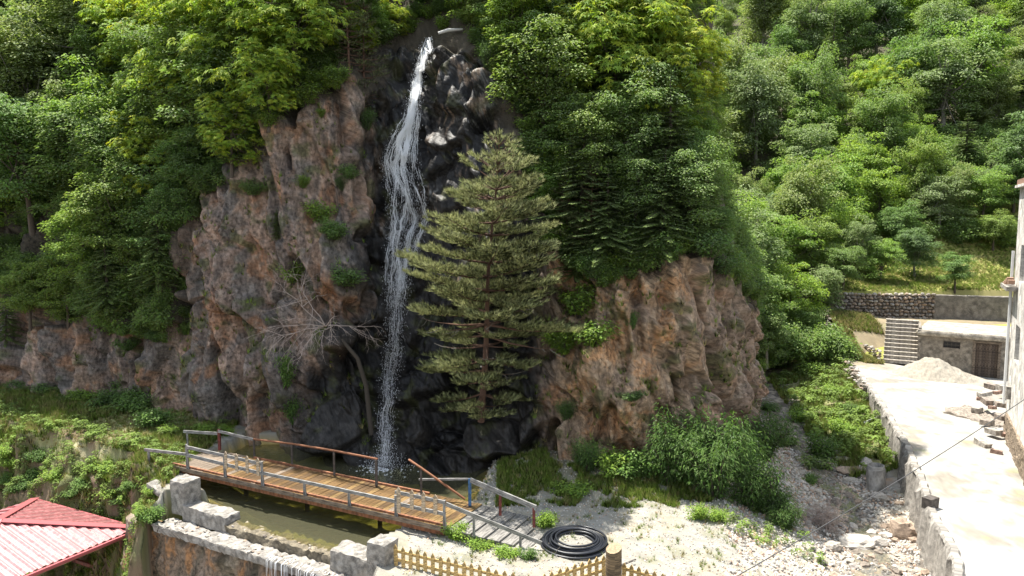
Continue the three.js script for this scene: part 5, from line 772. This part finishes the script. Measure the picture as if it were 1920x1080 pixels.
// rubble beside the house: blocks, bricks, a torn sheet
{
  const r = rng(123), bm = [std(lin(0.46, 0.43, 0.39), 0.92, { map: TEX.mottle }), std(lin(0.36, 0.24, 0.19), 0.9, { map: TEX.mottle }), std(lin(0.34, 0.29, 0.25), 0.92, { map: TEX.mottle })];
  const sp = [[1842, 838, 0], [1868, 852, 0], [1850, 800, 0.1], [1832, 775, 0.1], [1860, 770, 0.4], [1876, 765, 0.5], [1845, 745, 0.2], [1870, 742, 0.5], [1858, 728, 0.2], [1880, 735, 0.4], [1835, 752, 0], [1878, 790, 0.5], [1862, 815, 0.15], [1884, 820, 0.1], [1850, 760, 0.5], [1872, 725, 0.2]];
  sp.forEach(([x, y, h], i) => { const p = atY(x, y, h), k = i % 3 === 1 ? 1 : i % 3 === 2 ? 2 : 0, s = k === 1 ? [0.38, 0.14, 0.2] : [rr(0.42, 0.62, r), rr(0.18, 0.26, r), rr(0.26, 0.4, r)], g = box(...s, 0.02, r); solo(k === 1 ? 'brick' : 'concrete_block', placeM(g, p.setY(yard(p.x, p.z) + h + s[1] / 2), r() * 3, rr(-0.12, 0.12, r), rr(-0.15, 0.15, r)), bm[k], k === 1 ? 'reddish brick tossed on the rubble pile by the white house' : k === 2 ? 'brownish stone block in the rubble pile by the white house' : 'pale concrete block in the rubble pile by the white house', k === 1 ? 'brick' : 'block', 'rubble beside the white house'); });
  const hp = atY(1864, 800, 0).setY(0.05), hg = rough(1.8, 0.4, 3.0, 0.2, 0.16, 8); solo('debris_mound', placeM(hg, hp.add(V(0.25, -0.08, -1.2)), 0.35), std(lin(0.40, 0.35, 0.30), 0.95, { map: rep(TEX.mottle, 1.5, 1.5), bumpMap: TEX.rock, bumpScale: 0.06 }), 'mound of broken debris under the blocks by the white house', 'debris');
}
// stream: wet stones, boulders, the culvert ring, drains
{
  const r = rng(321);
  const cul = thing('culvert_ring', 'upright grey concrete pipe ring standing in the stream bed', 'pipe', V(14.0, -1.45, -27.85)), lg = new THREE.LatheGeometry([[0.27, 0.02], [0.33, 0], [0.34, 0.82], [0.30, 0.84], [0.30, 0.95], [0.255, 0.96], [0.25, 0.1]].map(([x, y]) => new THREE.Vector2(x, y)), 28), lm = std(lin(0.52, 0.51, 0.49), 0.9, { map: TEX.mottle, side: THREE.DoubleSide }); mesh('ring', lg, lm, cul); cul.rotation.z = 0.05;
  solo('wall_pipe', tube([at(1648, 782, 35.2), at(1620, 793, 34.6)], 0.06, 8), W.white, 'white plastic pipe poking out of the retaining wall', 'pipe');
  solo('drain_box', placeM(box(0.4, 0.34, 0.3, 0.01), at(1744, 940, 22.35).add(V(-0.05, 0, 0.1)), 0.5), W.steel, 'small dark drain box fixed to the face of the retaining wall', 'drain');
  const names = [[1605, 1022, 0.95, 0.5, 2], [1590, 885, 0.9, 0.4, 3], [1622, 872, 0.5, 0.5, 2], [1595, 905, 0.6, 0.3, 0], [1690, 1005, 0.75, 0.9, 3], [1580, 865, 0.5, 0.35, 1], [1650, 1025, 0.5, 0.5, 2], [1560, 1030, 0.5, 0.35, 0], [1648, 935, 0.5, 0.35, 2], [1708, 880, 0.7, 0.8, 3], [1725, 920, 0.5, 0.6, 4]];
  names.forEach(([x, y, w, h, m], i) => { const p = groundHit(x, y); if (!p) return; const q = mesh('boulder', BOULDER[i % 4], ST[m]); q.position.copy(p); q.position.y += h * 0.15; q.scale.set(w * 1.3, h * 1.3, w); q.rotation.y = r() * 6; q.userData = { label: ['large grey boulder at the front edge of the stream', 'flat pinkish boulder upstream of the culvert ring', 'pale upright rock just behind the culvert ring', 'low tan rock left of the culvert ring', 'tall leaning brown stone slab at the wall foot', 'dark rounded rock at the water behind the culvert', 'white rock in the heap right of the large boulder', 'pale flat rock on the gravel left of stream', 'white rock in front of the culvert ring', 'big tan rock against the broken wall', 'brown rock below the drain box'][i], category: 'rock' }; });
  const cols = ['pale grey', 'grey', 'whitish', 'rusty tan', 'dark brown']; let made = 0;
  for (let k = 0; k < 4000 && made < 240; k++) { const t = r(), x = 8.6 + 5.8 * r(), z = -(17.5 + 16 * Math.pow(r(), 1.5)), st = poly(STREAM, x, z), yd = poly(YARD, x, z); if (yd.side > 0 || yd.d < 0.3) continue; if (st.side < 0 && st.d > 2.2) continue; const y = ground(x, z), kk = ground(x, z, 1); if (kk === 'grass' || kk === 'gravel') continue; const c = rr(0.11, 0.34, r) * (r() < 0.15 ? 1.5 : 1), wetq = st.d < 0.5, mi = wetq && r() < 0.7 ? 4 : Math.floor(r() * 4), q = mesh('stream_stone', STG[made % 6], ST[mi]); q.position.set(x, y + c * 0.12, z); q.scale.set(c * 1.3, c, c); q.rotation.set(rr(-0.3, 0.3, r), r() * 6, rr(-0.3, 0.3, r)); q.userData = { label: `${cols[mi]} stone among the many stones of the stream bed`, category: 'stone', group: 'stones of the stream bed' }; made++; }
  const N = 26000, im = new THREE.InstancedMesh(STG[2], std(lin(1, 1, 1), 0.93), N), m = new THREE.Matrix4(); let n = 0; for (let k = 0; k < N * 4 && n < N; k++) { const x = rr(-3, 14.5, r), z = -rr(16, 34, r), kk = ground(x, z, 1); if (kk === 'grass' || kk === 'pond' || (kk === 'gravel' && r() < 0.5)) continue; if (x < -3.4) continue; const yd = poly(YARD, x, z); if (yd.side > 0) continue; const c = kk === 'gravel' ? rr(0.02, 0.055, r) : rr(0.03, 0.12, r); m.compose(V(x, ground(x, z) + c * 0.15, z), new THREE.Quaternion().setFromEuler(new THREE.Euler(r() * 6, r() * 6, r() * 6)), V(c * 1.3, c, c)); im.setMatrixAt(n, m); const st = poly(STREAM, x, z), k2 = rr(0.55, 1.25, r) * (st.d < 0.4 ? 0.5 : 1), o = r() < 0.18; im.setColorAt(n, lin(0.52 * k2, (o ? 0.36 : 0.485) * k2, (o ? 0.26 : 0.43) * k2)); n++; } im.count = n; im.name = 'pebbles'; scene.add(im); stuff(im, 'small loose pebbles scattered over gravel and stream bed', 'pebbles');
  // shallow running water
  const P = [], I = []; const line = []; for (let i = 1; i < 8; i++) for (let f = 0; f < 1; f += 0.04) line.push([0, 1, 2].map((k) => lerp(STREAM[i][k], STREAM[i + 1] ? STREAM[i + 1][k] : STREAM[i][k], f))); line.forEach(([x, z], i) => { const cx = x + 0.35 * noise(0, 1, z * 0.25), y = Math.max(ground(x - 0.1, z), ground(x + 0.1, z)) * 0 + lerp(-1.45, -1.45, 0); for (let j = 0; j <= 8; j++) { const xx = cx + (j / 8 - 0.5) * (0.95 + 0.35 * noise(2, 2, z * 0.5)); P.push(xx, yIn(STREAM, poly(STREAM, xx, z)) + 0.045 + 0.015 * noise(xx * 5, 0, z * 5), z); if (i && j) { const a = i * 9 + j; I.push(a - 10, a - 9, a - 1, a - 9, a, a - 1); } } }); const g = new THREE.BufferGeometry(); g.setAttribute('position', new THREE.Float32BufferAttribute(P, 3)); g.setIndex(I); g.computeVertexNormals(); struct('stream_water', g, phys(lin(0.72, 0.68, 0.58), 0.08, { transmission: 0.85, thickness: 0, ior: 1.33, side: THREE.DoubleSide }));
}
// overhead cable across the front
{
  const a = at(1960, 722, 21), b = at(1340, 1104, 13.5), pts = []; for (let i = 0; i <= 40; i++) { const t = i / 40, p = a.clone().lerp(b, t); p.y -= 0.35 * 4 * t * (1 - t) * 0.35; pts.push(p); } const g = [tube(pts, 0.011, 5)]; for (let i = 0; i < 34; i++) { const t = 0.02 + i / 35, p = pts[Math.floor(t * 40)]; } solo('overhead_cable', g[0], std(lin(0.06, 0.06, 0.06), 0.7), 'thin dark overhead cable slanting across in front of the yard', 'cable');
}
// pale log at the lip of the fall
{ const p = cliffHit(845, 62), q = at(822, 62, -p.p.z - 0.2), e = at(868, 55, -p.p.z - 0.1); solo('pale_log', tube([q, q.clone().lerp(e, 0.4).add(V(0, 0.06, 0)), e], [0.06, 0.08, 0.04], 8), std(lin(0.55, 0.53, 0.50), 0.8), 'pale bleached log lying at the lip of the waterfall', 'log'); }
// ---------------------------------------------------------------- shrubs and small plants
{
  const S = (px, py, kind, s, label, on = 'ground', cat = 'shrub') => { const h = on === 'cliff' ? cliffHit(px, py)?.p : groundHit(px, py); if (h) { const p = h.clone(); p.y -= 0.08; plant(kind, { shrub: 'leafy_shrub', freshshrub: 'bright_shrub', willow: 'willow_shrub', bigleaf: 'fig_shrub', broad: 'bush', fresh: 'bush', spruce: 'small_spruce', youngpine: 'young_pine', chestnut: 'bush', pale: 'bush' }[kind], label, cat, p, s); } };
  // foot of the orange rock and left bank of the stream
  S(1250, 905, 'willow', [1.2, 2.0], 'tall willow-like shrub at the foot of the orange rock'); S(1340, 930, 'willow', [1.4, 2.2], 'largest willow-like shrub between orange rock and stream'); S(1415, 955, 'willow', [1.2, 1.6], 'spreading dark shrub on the bank left of the stream'); S(1300, 900, 'shrub', [1.4, 1.5], 'dense green shrub hugging the orange rock foot'); S(1390, 900, 'shrub', [1.2, 1.9], 'rounded dark shrub below the right corner of the orange rock'); S(1450, 970, 'willow', [0.8, 0.9], 'low rounded shrub at the gravel edge nearest the stream'); S(1430, 860, 'willow', [1.3, 1.5], 'shrub overhanging the stream behind the orange rock'); S(1340, 975, 'freshshrub', [0.42, 0.36], 'low bright green bush at the edge of the gravel'); S(1310, 975, 'freshshrub', [0.42, 0.42], 'small bright green plant at the end of the gravel tongue'); S(1470, 990, 'willow', [0.7, 0.8], 'feathery shrub nearest the stream stones'); S(1195, 895, 'shrub', [1.0, 0.85], 'low shrub left of the tall willow shrub'); S(1150, 890, 'freshshrub', [0.8, 0.75], 'light green plant at the foot of the orange rock, left part'); S(1100, 885, 'willow', [0.7, 0.9], 'grassy shrub at the dark corner left of the orange rock'); S(1075, 925, 'freshshrub', [0.75, 0.32], 'low patch of bright weeds on shaded gravel'); S(1020, 990, 'freshshrub', [0.42, 0.48], 'small leafy weed between the white board and the hose');
  S(855, 1010, 'freshshrub', [0.5, 0.42], 'bushy weed under the bridge ramp beside the pond wall'); S(900, 1025, 'freshshrub', [0.42, 0.28], 'low weed below the middle of the bridge ramp'); S(950, 1038, 'freshshrub', [0.42, 0.26], 'low weed below the lower part of the bridge ramp'); S(990, 1048, 'shrub', [0.3, 0.32], 'leafy weed at the foot of the bridge ramp');
  // right bank
  S(1540, 860, 'shrub', [0.88, 0.93], 'big leafy shrub on the right bank above the stream'); S(1580, 815, 'freshshrub', [0.88, 0.74], 'bright shrub on the right bank near the retaining wall'); S(1500, 790, 'freshshrub', [0.88, 0.62], 'bright green shrub in the middle of the grassy bank'); S(1460, 690, 'shrub', [1.09, 0.87], 'dark shrub at the far left of the grassy bank'); S(1535, 880, 'bigleaf', [0.82, 0.68], 'broad-leaved plant hanging over the stream stones'); S(1470, 835, 'bigleaf', [0.88, 0.74], 'broad-leaved plant on the left stream bank'); S(1560, 740, 'freshshrub', [0.82, 0.56], 'light green shrub below the dry stone wall'); S(1520, 700, 'freshshrub', [1.02, 0.68], 'light green shrub beside the upper stream'); S(1440, 770, 'shrub', [0.68, 0.50], 'dark shrub by the upper stream bend'); S(1510, 640, 'shrub', [1.09, 0.93], 'dark rounded bush beside the corner of dry stone wall'); S(1600, 780, 'shrub', [0.61, 0.56], 'shrub against the retaining wall by the white pipe'); S(1520, 905, 'shrub', [0.48, 0.31], 'small shrub at the stream edge below the broad-leaved plant');
  S(1625, 705, 'freshshrub', [0.6, 0.7], 'small yellow-green bush inside the yard corner');
  // left ledge and bank
  const l = [[250, 770, 'shrub', 1.8, 1.4], [205, 762, 'shrub', 1.7, 1.3], [290, 800, 'shrub', 1.5, 1.3], [155, 750, 'freshshrub', 1.2, 0.9], [90, 738, 'shrub', 1.2, 0.9], [30, 732, 'shrub', 1.1, 0.9], [320, 815, 'freshshrub', 0.7, 0.7], [380, 815, 'freshshrub', 0.75, 0.75], [425, 815, 'freshshrub', 0.6, 0.8], [230, 740, 'shrub', 1.1, 1.2]];
  l.forEach(([x, y, k, a, b], i) => S(x, y, k, [a * 0.62, b * 0.55], `green shrub along the foot of the shaded left cliff, ${ordw(l.slice().sort((p, q) => p[0] - q[0]).indexOf(l[i]))} from the left`));
  const b = [[20, 850, 'freshshrub', 1.0, 0.9], [75, 865, 'shrub', 1.0, 0.9], [190, 890, 'freshshrub', 1.1, 0.9], [290, 935, 'freshshrub', 0.8, 0.75], [60, 905, 'shrub', 1.0, 0.9], [160, 920, 'shrub', 0.9, 0.7], [230, 950, 'shrub', 0.8, 0.6], [15, 905, 'shrub', 1.0, 0.9], [270, 965, 'freshshrub', 0.6, 0.5], [285, 1000, 'shrub', 0.8, 0.9], [305, 1040, 'shrub', 0.8, 0.9], [40, 930, 'shrub', 0.9, 0.7], [110, 900, 'freshshrub', 1.0, 0.9], [130, 940, 'shrub', 0.8, 0.7], [205, 930, 'freshshrub', 0.8, 0.6], [245, 925, 'shrub', 0.7, 0.6], [20, 880, 'freshshrub', 0.9, 0.8]];
  b.forEach(([x, y, k, a, c], i) => S(x, y, k, [a * 0.62, c * 0.5], `leafy bush on the bank behind the red roof, ${ordw(b.slice().sort((p, q) => p[0] - q[0]).indexOf(b[i]))} from the left`));
  // plants on the rock faces
  const c = [[520, 440, 'spruce', 0.16, 'tiny pale conifer growing on the left rock face', 'cliff'], [545, 530, 'freshshrub', [0.7, 0.7], 'bright fern clump low on the left rock face', 'cliff'], [600, 410, 'freshshrub', [0.75, 0.75], 'yellow-green grass clump on the left rock face', 'cliff'], [625, 440, 'shrub', [0.7, 0.6], 'dark plant below the grass clump on the left rock', 'cliff'], [480, 360, 'shrub', [0.7, 0.55], 'grey-green plant on the upper left rock face', 'cliff'], [605, 215, 'freshshrub', [0.32, 0.3], 'small bright tuft at the rim of the left rock face', 'cliff'], [640, 530, 'shrub', [0.9, 0.6], 'green plant at the foot of the ribs beside the fall', 'cliff'], [690, 240, 'willow', [0.6, 0.8], 'drooping shrub below the young pine at the rim', 'cliff'], [540, 720, 'shrub', [0.55, 1.0], 'ivy hanging on the dark lower rock, upper part', 'cliff'], [545, 790, 'shrub', [0.5, 1.0], 'ivy hanging on the dark lower rock, lower part', 'cliff'], [920, 125, 'willow', [0.7, 0.9], 'grassy shrub on the rock right of the fall', 'cliff'], [1060, 660, 'freshshrub', [1.0, 0.9], 'bright leafy bush on the left edge of the orange rock', 'cliff'], [1110, 640, 'freshshrub', [1.0, 0.8], 'light green bush overhanging the orange rock', 'cliff'], [1085, 590, 'freshshrub', [1.0, 1.0], 'green bush between the pine and the orange rock', 'cliff'], [1180, 745, 'shrub', [0.6, 0.25], 'mossy ledge plant across the orange rock', 'cliff'], [1190, 610, 'shrub', [0.3, 0.45], 'dark plant in a crack of the orange rock', 'cliff'], [1060, 780, 'willow', [0.5, 0.6], 'plant at the dark left foot of the orange rock', 'cliff'], [680, 100, 'chestnut', 0.22, 'yellow-green bush left of the top of the fall', 'cliff'], [765, 62, 'fresh', 0.16, 'bush just left of the lip of the fall', 'cliff'], [1070, 500, 'youngpine', 0.8, 'young upright pine between big pine and orange rock', 'cliff'], [1105, 480, 'youngpine', 0.7, 'smaller upright pine beside the orange rock rim', 'cliff'], [300, 640, 'shrub', [0.6, 0.4], 'sparse shrub on the shaded left cliff', 'cliff'], [240, 660, 'shrub', [0.7, 0.5], 'low shrub on the shaded slope left of the cliff', 'cliff'], [660, 330, 'shrub', [0.5, 0.5], 'small dark plant on the rib left of the fall', 'cliff'], [570, 350, 'freshshrub', [0.42, 0.42], 'small plant on the upper middle of the left rock', 'cliff'], [640, 350, 'willow', [0.4, 0.5], 'tuft hanging on the rib near the fall', 'cliff']];
  c.forEach((q) => S(...q));
  [[780, 30], [792, 12], [805, 32], [822, 20], [845, 27], [864, 14], [880, 34], [832, 44], [850, 6], [815, 4], [895, 50], [770, 52]].sort((p, q) => p[0] - q[0]).forEach(([x, y], i) => S(x, y, i % 3 ? 'shrub' : 'freshshrub', [0.6, 0.55], `low bush just above the lip of the fall, ${ordw(i)} from the left`, 'cliff'));
  // rim growth hanging over the edges
  const rim = [], rimN = {}; const r = rng(812); for (let k = 0; k < 70; k++) { const px = k < 26 ? rr(345, 640, r) : k < 54 ? rr(1040, 1360, r) : rr(900, 1040, r), py = k < 26 ? curve([[340, 410], [450, 295], [530, 210], [640, 160]], px) - rr(0, 22, r) : k < 54 ? curve([[1040, 470], [1120, 530], [1220, 490], [1310, 475], [1370, 520]], px) - rr(0, 30, r) : curve([[900, 90], [960, 170], [1040, 400]], px) - rr(0, 30, r); rim.push([px, py]); }
  rim.sort((p, q) => p[0] - q[0]).forEach(([x, y], i) => { const s = rr(0.5, 0.95, r), nm = x < 650 ? 'left rock face' : x < 1040 ? 'dark rock right of the fall' : 'orange rock face'; S(x, y, r() < 0.6 ? 'shrub' : 'freshshrub', [s, s * 0.8], `rim bush above the ${nm}, ${ordw(rimN[nm] = (rimN[nm] ?? -1) + 1)} from the left`, 'cliff'); scene.children[scene.children.length - 1].userData.group = 'bushes along the rock rims'; });
}
// undergrowth, grass, herbs, dead brush
{
  const r = rng(414), m = new THREE.Matrix4(), Q = new THREE.Quaternion(), E = new THREE.Euler();
  const inst = (name, geo, mat, list, label, cat) => { const im = new THREE.InstancedMesh(geo, mat, list.length); list.forEach(([p, s, sy, col], i) => { m.compose(p, Q.setFromEuler(E.set(rr(-0.2, 0.2, r), r() * 6.283, rr(-0.2, 0.2, r))), V(s, sy, s)); im.setMatrixAt(i, m); if (col) im.setColorAt(i, col); }); im.name = numbered(name); scene.add(im); return stuff(im, label, cat); };
  // forest undergrowth over the forest floor
  const under = []; for (let k = 0; k < 6000 && under.length < 900; k++) { const a = Math.floor(r() * NU), b = Math.floor(r() * NV), o = a * NV + b, v = vs[b], cx = cxOf[a]; if (v < 4.9 && !(cx < 330 && v > 2.9)) continue; if (cx > 640 && cx < 980 && v < 6.4) continue; if (cx > 730 && cx < 905 && v < 7.1) continue; if (cx > 1325 && r() < 0.6) continue; const s = rr(0.5, 1.1, r); under.push([V(cliffP[o * 3], cliffP[o * 3 + 1] - 0.1, cliffP[o * 3 + 2]), s, s * rr(0.7, 1.1, r)]); }
  for (let k = 0; k < 700; k++) { const d = 46 + 60 * r() * r(), x = (1330 + 600 * r() - 960) / 1400 * d; if (x > 21 && d < 64) continue; const s = rr(0.9, 1.8, r); under.push([V(x, hill(x, -d) - 0.1, -d), s, s]); }
  inst('undergrowth', VARI.shrub[1].crown, LM.a, under, 'dense leafy undergrowth covering the forest floor', 'undergrowth');
  // grass tufts
  const blade = new Leaves(); for (let k = 0; k < 13; k++) { const a = r() * 6.28, q = rr(0.15, 0.8, r); blade.needle(V(Math.cos(a) * 0.05 * r(), 0, Math.sin(a) * 0.05 * r()), V(Math.cos(a) * q, 1, Math.sin(a) * q).normalize(), rr(0.18, 0.34, r), 0.022, [1, 1, 1], r); }
  const bg = blade.geo(), gmat = leafMat(lin(1, 1, 1), 0.45, { clearcoat: 0 }); const gl = [];
  const gcol = (dry) => { const k = rr(0.75, 1.3, r); return r() < dry ? lin(0.42 * k, 0.36 * k, 0.15 * k) : lin(0.21 * k, 0.30 * k, 0.045 * k); };
  for (let k = 0; k < 52000; k++) { const x = rr(-30, -10.5, r), z = -rr(23, 38, r), y = ground(x, z), kk = ground(x, z, 1); if (kk !== 'grass' && kk !== 'bank') continue; const path = Math.abs(x + 16.5 + (z + 29) * 0.9) < 2.6; if (path && r() < 0.45) continue; const s = rr(0.5, 1.1, r) * (path ? 0.55 : 1); gl.push([V(x, y, z), s, s, gcol(path ? 0.6 : 0.35)]); }
  for (let k = 0; k < 52000; k++) { const z = -rr(29, 54, r), x = rr(11, 23, r), st = poly(STREAM, x, z), yd = poly(YARD, x, z); if (st.side < 0 || st.d < 0.9 || yd.side > 0) continue; const y = -z < 46 ? ground(x, z) : Math.max(hill(x, z), ground(x, Math.max(z, -51.9))); if (fbm(x * 0.5, 4, z * 0.5, 3) > 0.12) continue; const s = rr(0.4, 1.3, r); gl.push([V(x, y, z), s, s, gcol(0.22)]); }
  for (let k = 0; k < 2600; k++) { const x = rr(-2.5, 8.5, r), z = -rr(17, 26, r); if (ground(x, z, 1) !== 'gravel' || fbm(x * 0.9 + 5, 9, z * 0.9, 3) < 0.14) continue; const s = rr(0.25, 0.6, r); gl.push([V(x, ground(x, z), z), s, s, gcol(0.35)]); }
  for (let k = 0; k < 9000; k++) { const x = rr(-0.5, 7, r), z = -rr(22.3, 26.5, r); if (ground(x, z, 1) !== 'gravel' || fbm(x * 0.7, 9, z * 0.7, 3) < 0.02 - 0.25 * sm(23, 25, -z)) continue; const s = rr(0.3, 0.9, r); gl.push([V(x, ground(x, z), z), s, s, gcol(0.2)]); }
  for (let k = 0; k < 4200; k++) { const x = rr(21.6, 25, r), z = -rr(45, 53, r); const yd = poly(YARD, x, z); if (yd.side < 0) continue; if (x > 22.7 && z > -49.5) continue; const s = rr(0.5, 1.3, r); gl.push([V(x, yard(x, z), z), s, s, gcol(0.6)]); }
  for (let k = 0; k < 22000; k++) { const x = rr(22, 46, r), z = -rr(54, 72, r), s = rr(0.5, 1.1, r); gl.push([V(x, hill(x, z), z), s, s * 0.8, gcol(0.3)]); }
  inst('grass', bg, gmat, gl, 'grass growing on the ledge, the stream bank and the terrace', 'grass');
  // broad herbs
  const herb = new Leaves(); for (let k = 0; k < 34; k++) { const h = Math.pow(r(), 0.7) * 0.42, a = r() * 6.28, q = 0.05 + 0.14 * r(); herb.leaf(V(Math.cos(a) * q * 0.4, h, Math.sin(a) * q * 0.4), V(Math.cos(a), rr(-0.3, 0.4, r), Math.sin(a)).normalize(), V(Math.cos(a) * 0.3, 1, Math.sin(a) * 0.3).normalize(), rr(0.08, 0.17, r), rr(0.05, 0.08, r), [1, 1, 1]); }
  const hg = herb.geo(), hl = [], hcol = () => { const k = rr(0.7, 1.25, r); return lin(0.19 * k, 0.28 * k, 0.045 * k); };
  for (let k = 0; k < 2600; k++) { const x = rr(-30, -11, r), z = -rr(22.5, 37, r), kk = ground(x, z, 1); if (kk !== 'bank' && !(kk === 'grass' && fbm(x * 0.4, 3, z * 0.4, 3) > 0.08)) continue; const s = rr(0.4, 1.0, r); hl.push([V(x, ground(x, z), z), s, s, hcol()]); }
  for (let k = 0; k < 5000; k++) { const x = rr(-26, -11.5, r), z = -rr(22.5, 33, r); if (ground(x, z, 1) !== 'bank' || fbm(x * 0.7, 3, z * 0.7, 3) < 0.14) continue; const s = rr(0.35, 0.9, r); hl.push([V(x, ground(x, z), z + 0.1), s, s, hcol()]); }
  for (let k = 0; k < 1500; k++) { const z = -rr(29, 53, r), x = rr(11, 23, r), st = poly(STREAM, x, z), yd = poly(YARD, x, z); if (st.side < 0 || st.d < 1.1 || yd.side > 0) continue; const y = -z < 46 ? ground(x, z) : Math.max(hill(x, z), ground(x, -51.9)); const s = rr(0.6, 1.5, r); hl.push([V(x, y, z), s, s, hcol()]); }
  for (let k = 0; k < 500; k++) { const x = rr(3, 9, r), z = -rr(20.5, 28, r), st = poly(STREAM, x, z); if (st.side > 0 || st.d > 4.4) continue; const s = rr(0.3, 0.8, r); hl.push([V(x, ground(x, z), z), s, s, hcol()]); }
  inst('herbs', hg, gmat, hl, 'leafy herbs and nettles growing on the banks', 'herbs');
  // tufts rooted in the rock
  const ct = []; for (let k = 0; k < 9000 && ct.length < 1500; k++) { const a = Math.floor(r() * NU), b = Math.floor(r() * NV), o = a * NV + b, v = vs[b], cx = cxOf[a]; if (v < 1.2 || v > 5 || cx < 150 || (cx > 690 && cx < 1000)) continue; const x = cliffP[o * 3], y = cliffP[o * 3 + 1], z = cliffP[o * 3 + 2]; if (fbm(x * 0.8 + 30, y * 0.8, z * 0.8, 4) < 0.12) continue; const s = rr(0.4, 1.1, r); ct.push([V(x, y - 0.03, z + 0.02), s, s, gcol(0.25)]); }
  inst('rock_grass', bg, gmat, ct, 'grass tufts rooted in cracks of the rock faces', 'grass');
  // dead brush hanging on the rock left of the fall, and dry brush by the stream
  const brush = (seed, n, L, up) => { const q = rng(seed), l = [], grow = (p, d, len, rad, lv) => { const pts = [p], dd = d.clone(); for (let i = 0; i < 4; i++) { dd.add(V(rr(-0.35, 0.35, q), rr(-0.3, 0.22, q), rr(-0.3, 0.3, q))).normalize(); pts.push(pts[i].clone().addScaledVector(dd, len / 4)); } l.push(tube(pts, [rad, rad * 0.8, rad * 0.6, rad * 0.4, rad * 0.2], 4, false)); if (lv < 3) for (let i = 0; i < 4; i++) grow(pts[1 + Math.floor(q() * 4)], dd.clone().add(V(rr(-0.9, 0.9, q), rr(-0.8, 0.6, q), rr(-0.5, 0.7, q))).normalize(), len * rr(0.45, 0.7, q), rad * 0.55, lv + 1); }; for (let k = 0; k < n; k++) grow(V(rr(-0.2, 0.2, q), 0, rr(-0.1, 0.1, q)), V(rr(-1, 1, q), up + rr(-0.3, 0.6, q), rr(0.1, 0.8, q)).normalize(), L * rr(0.7, 1.2, q), 0.022, 0); return merge(l); };
  const db = thing('dead_shrub', 'bare pinkish-grey dead shrub hanging on the rock left of the fall', 'dead shrub', cliffHit(615, 610).p.add(V(0, 0, 0.1))); mesh('twigs', brush(9, 7, 1.5, 0.1), std(lin(0.42, 0.34, 0.29), 0.9), db).userData.kind = 'stuff'; mesh('branch', tube([V(-0.1, 0, 0), V(0.5, -0.5, 0.25), V(1.1, -1.2, 0.3), V(1.4, -2.3, 0.25), V(1.55, -4.2, 0.2)], [0.05, 0.07, 0.08, 0.09, 0.10], 7), std(lin(0.06, 0.048, 0.036), 0.95), db);
  const sb = thing('dry_brush', 'tangled dry grey brush on the bank beside the stream stones', 'dead shrub', groundHit(1535, 985)); for (let k = 0; k < 3; k++) { const q = mesh('twigs', brush(30 + k, 9, 0.7, 0.7), std(lin(0.36, 0.29, 0.25), 0.95), sb); q.position.set(k * 0.45 - 0.45, 0, (k % 2) * 0.5); q.rotation.y = k * 2; q.userData.kind = 'stuff'; }
}
renderer.render(scene, camera);
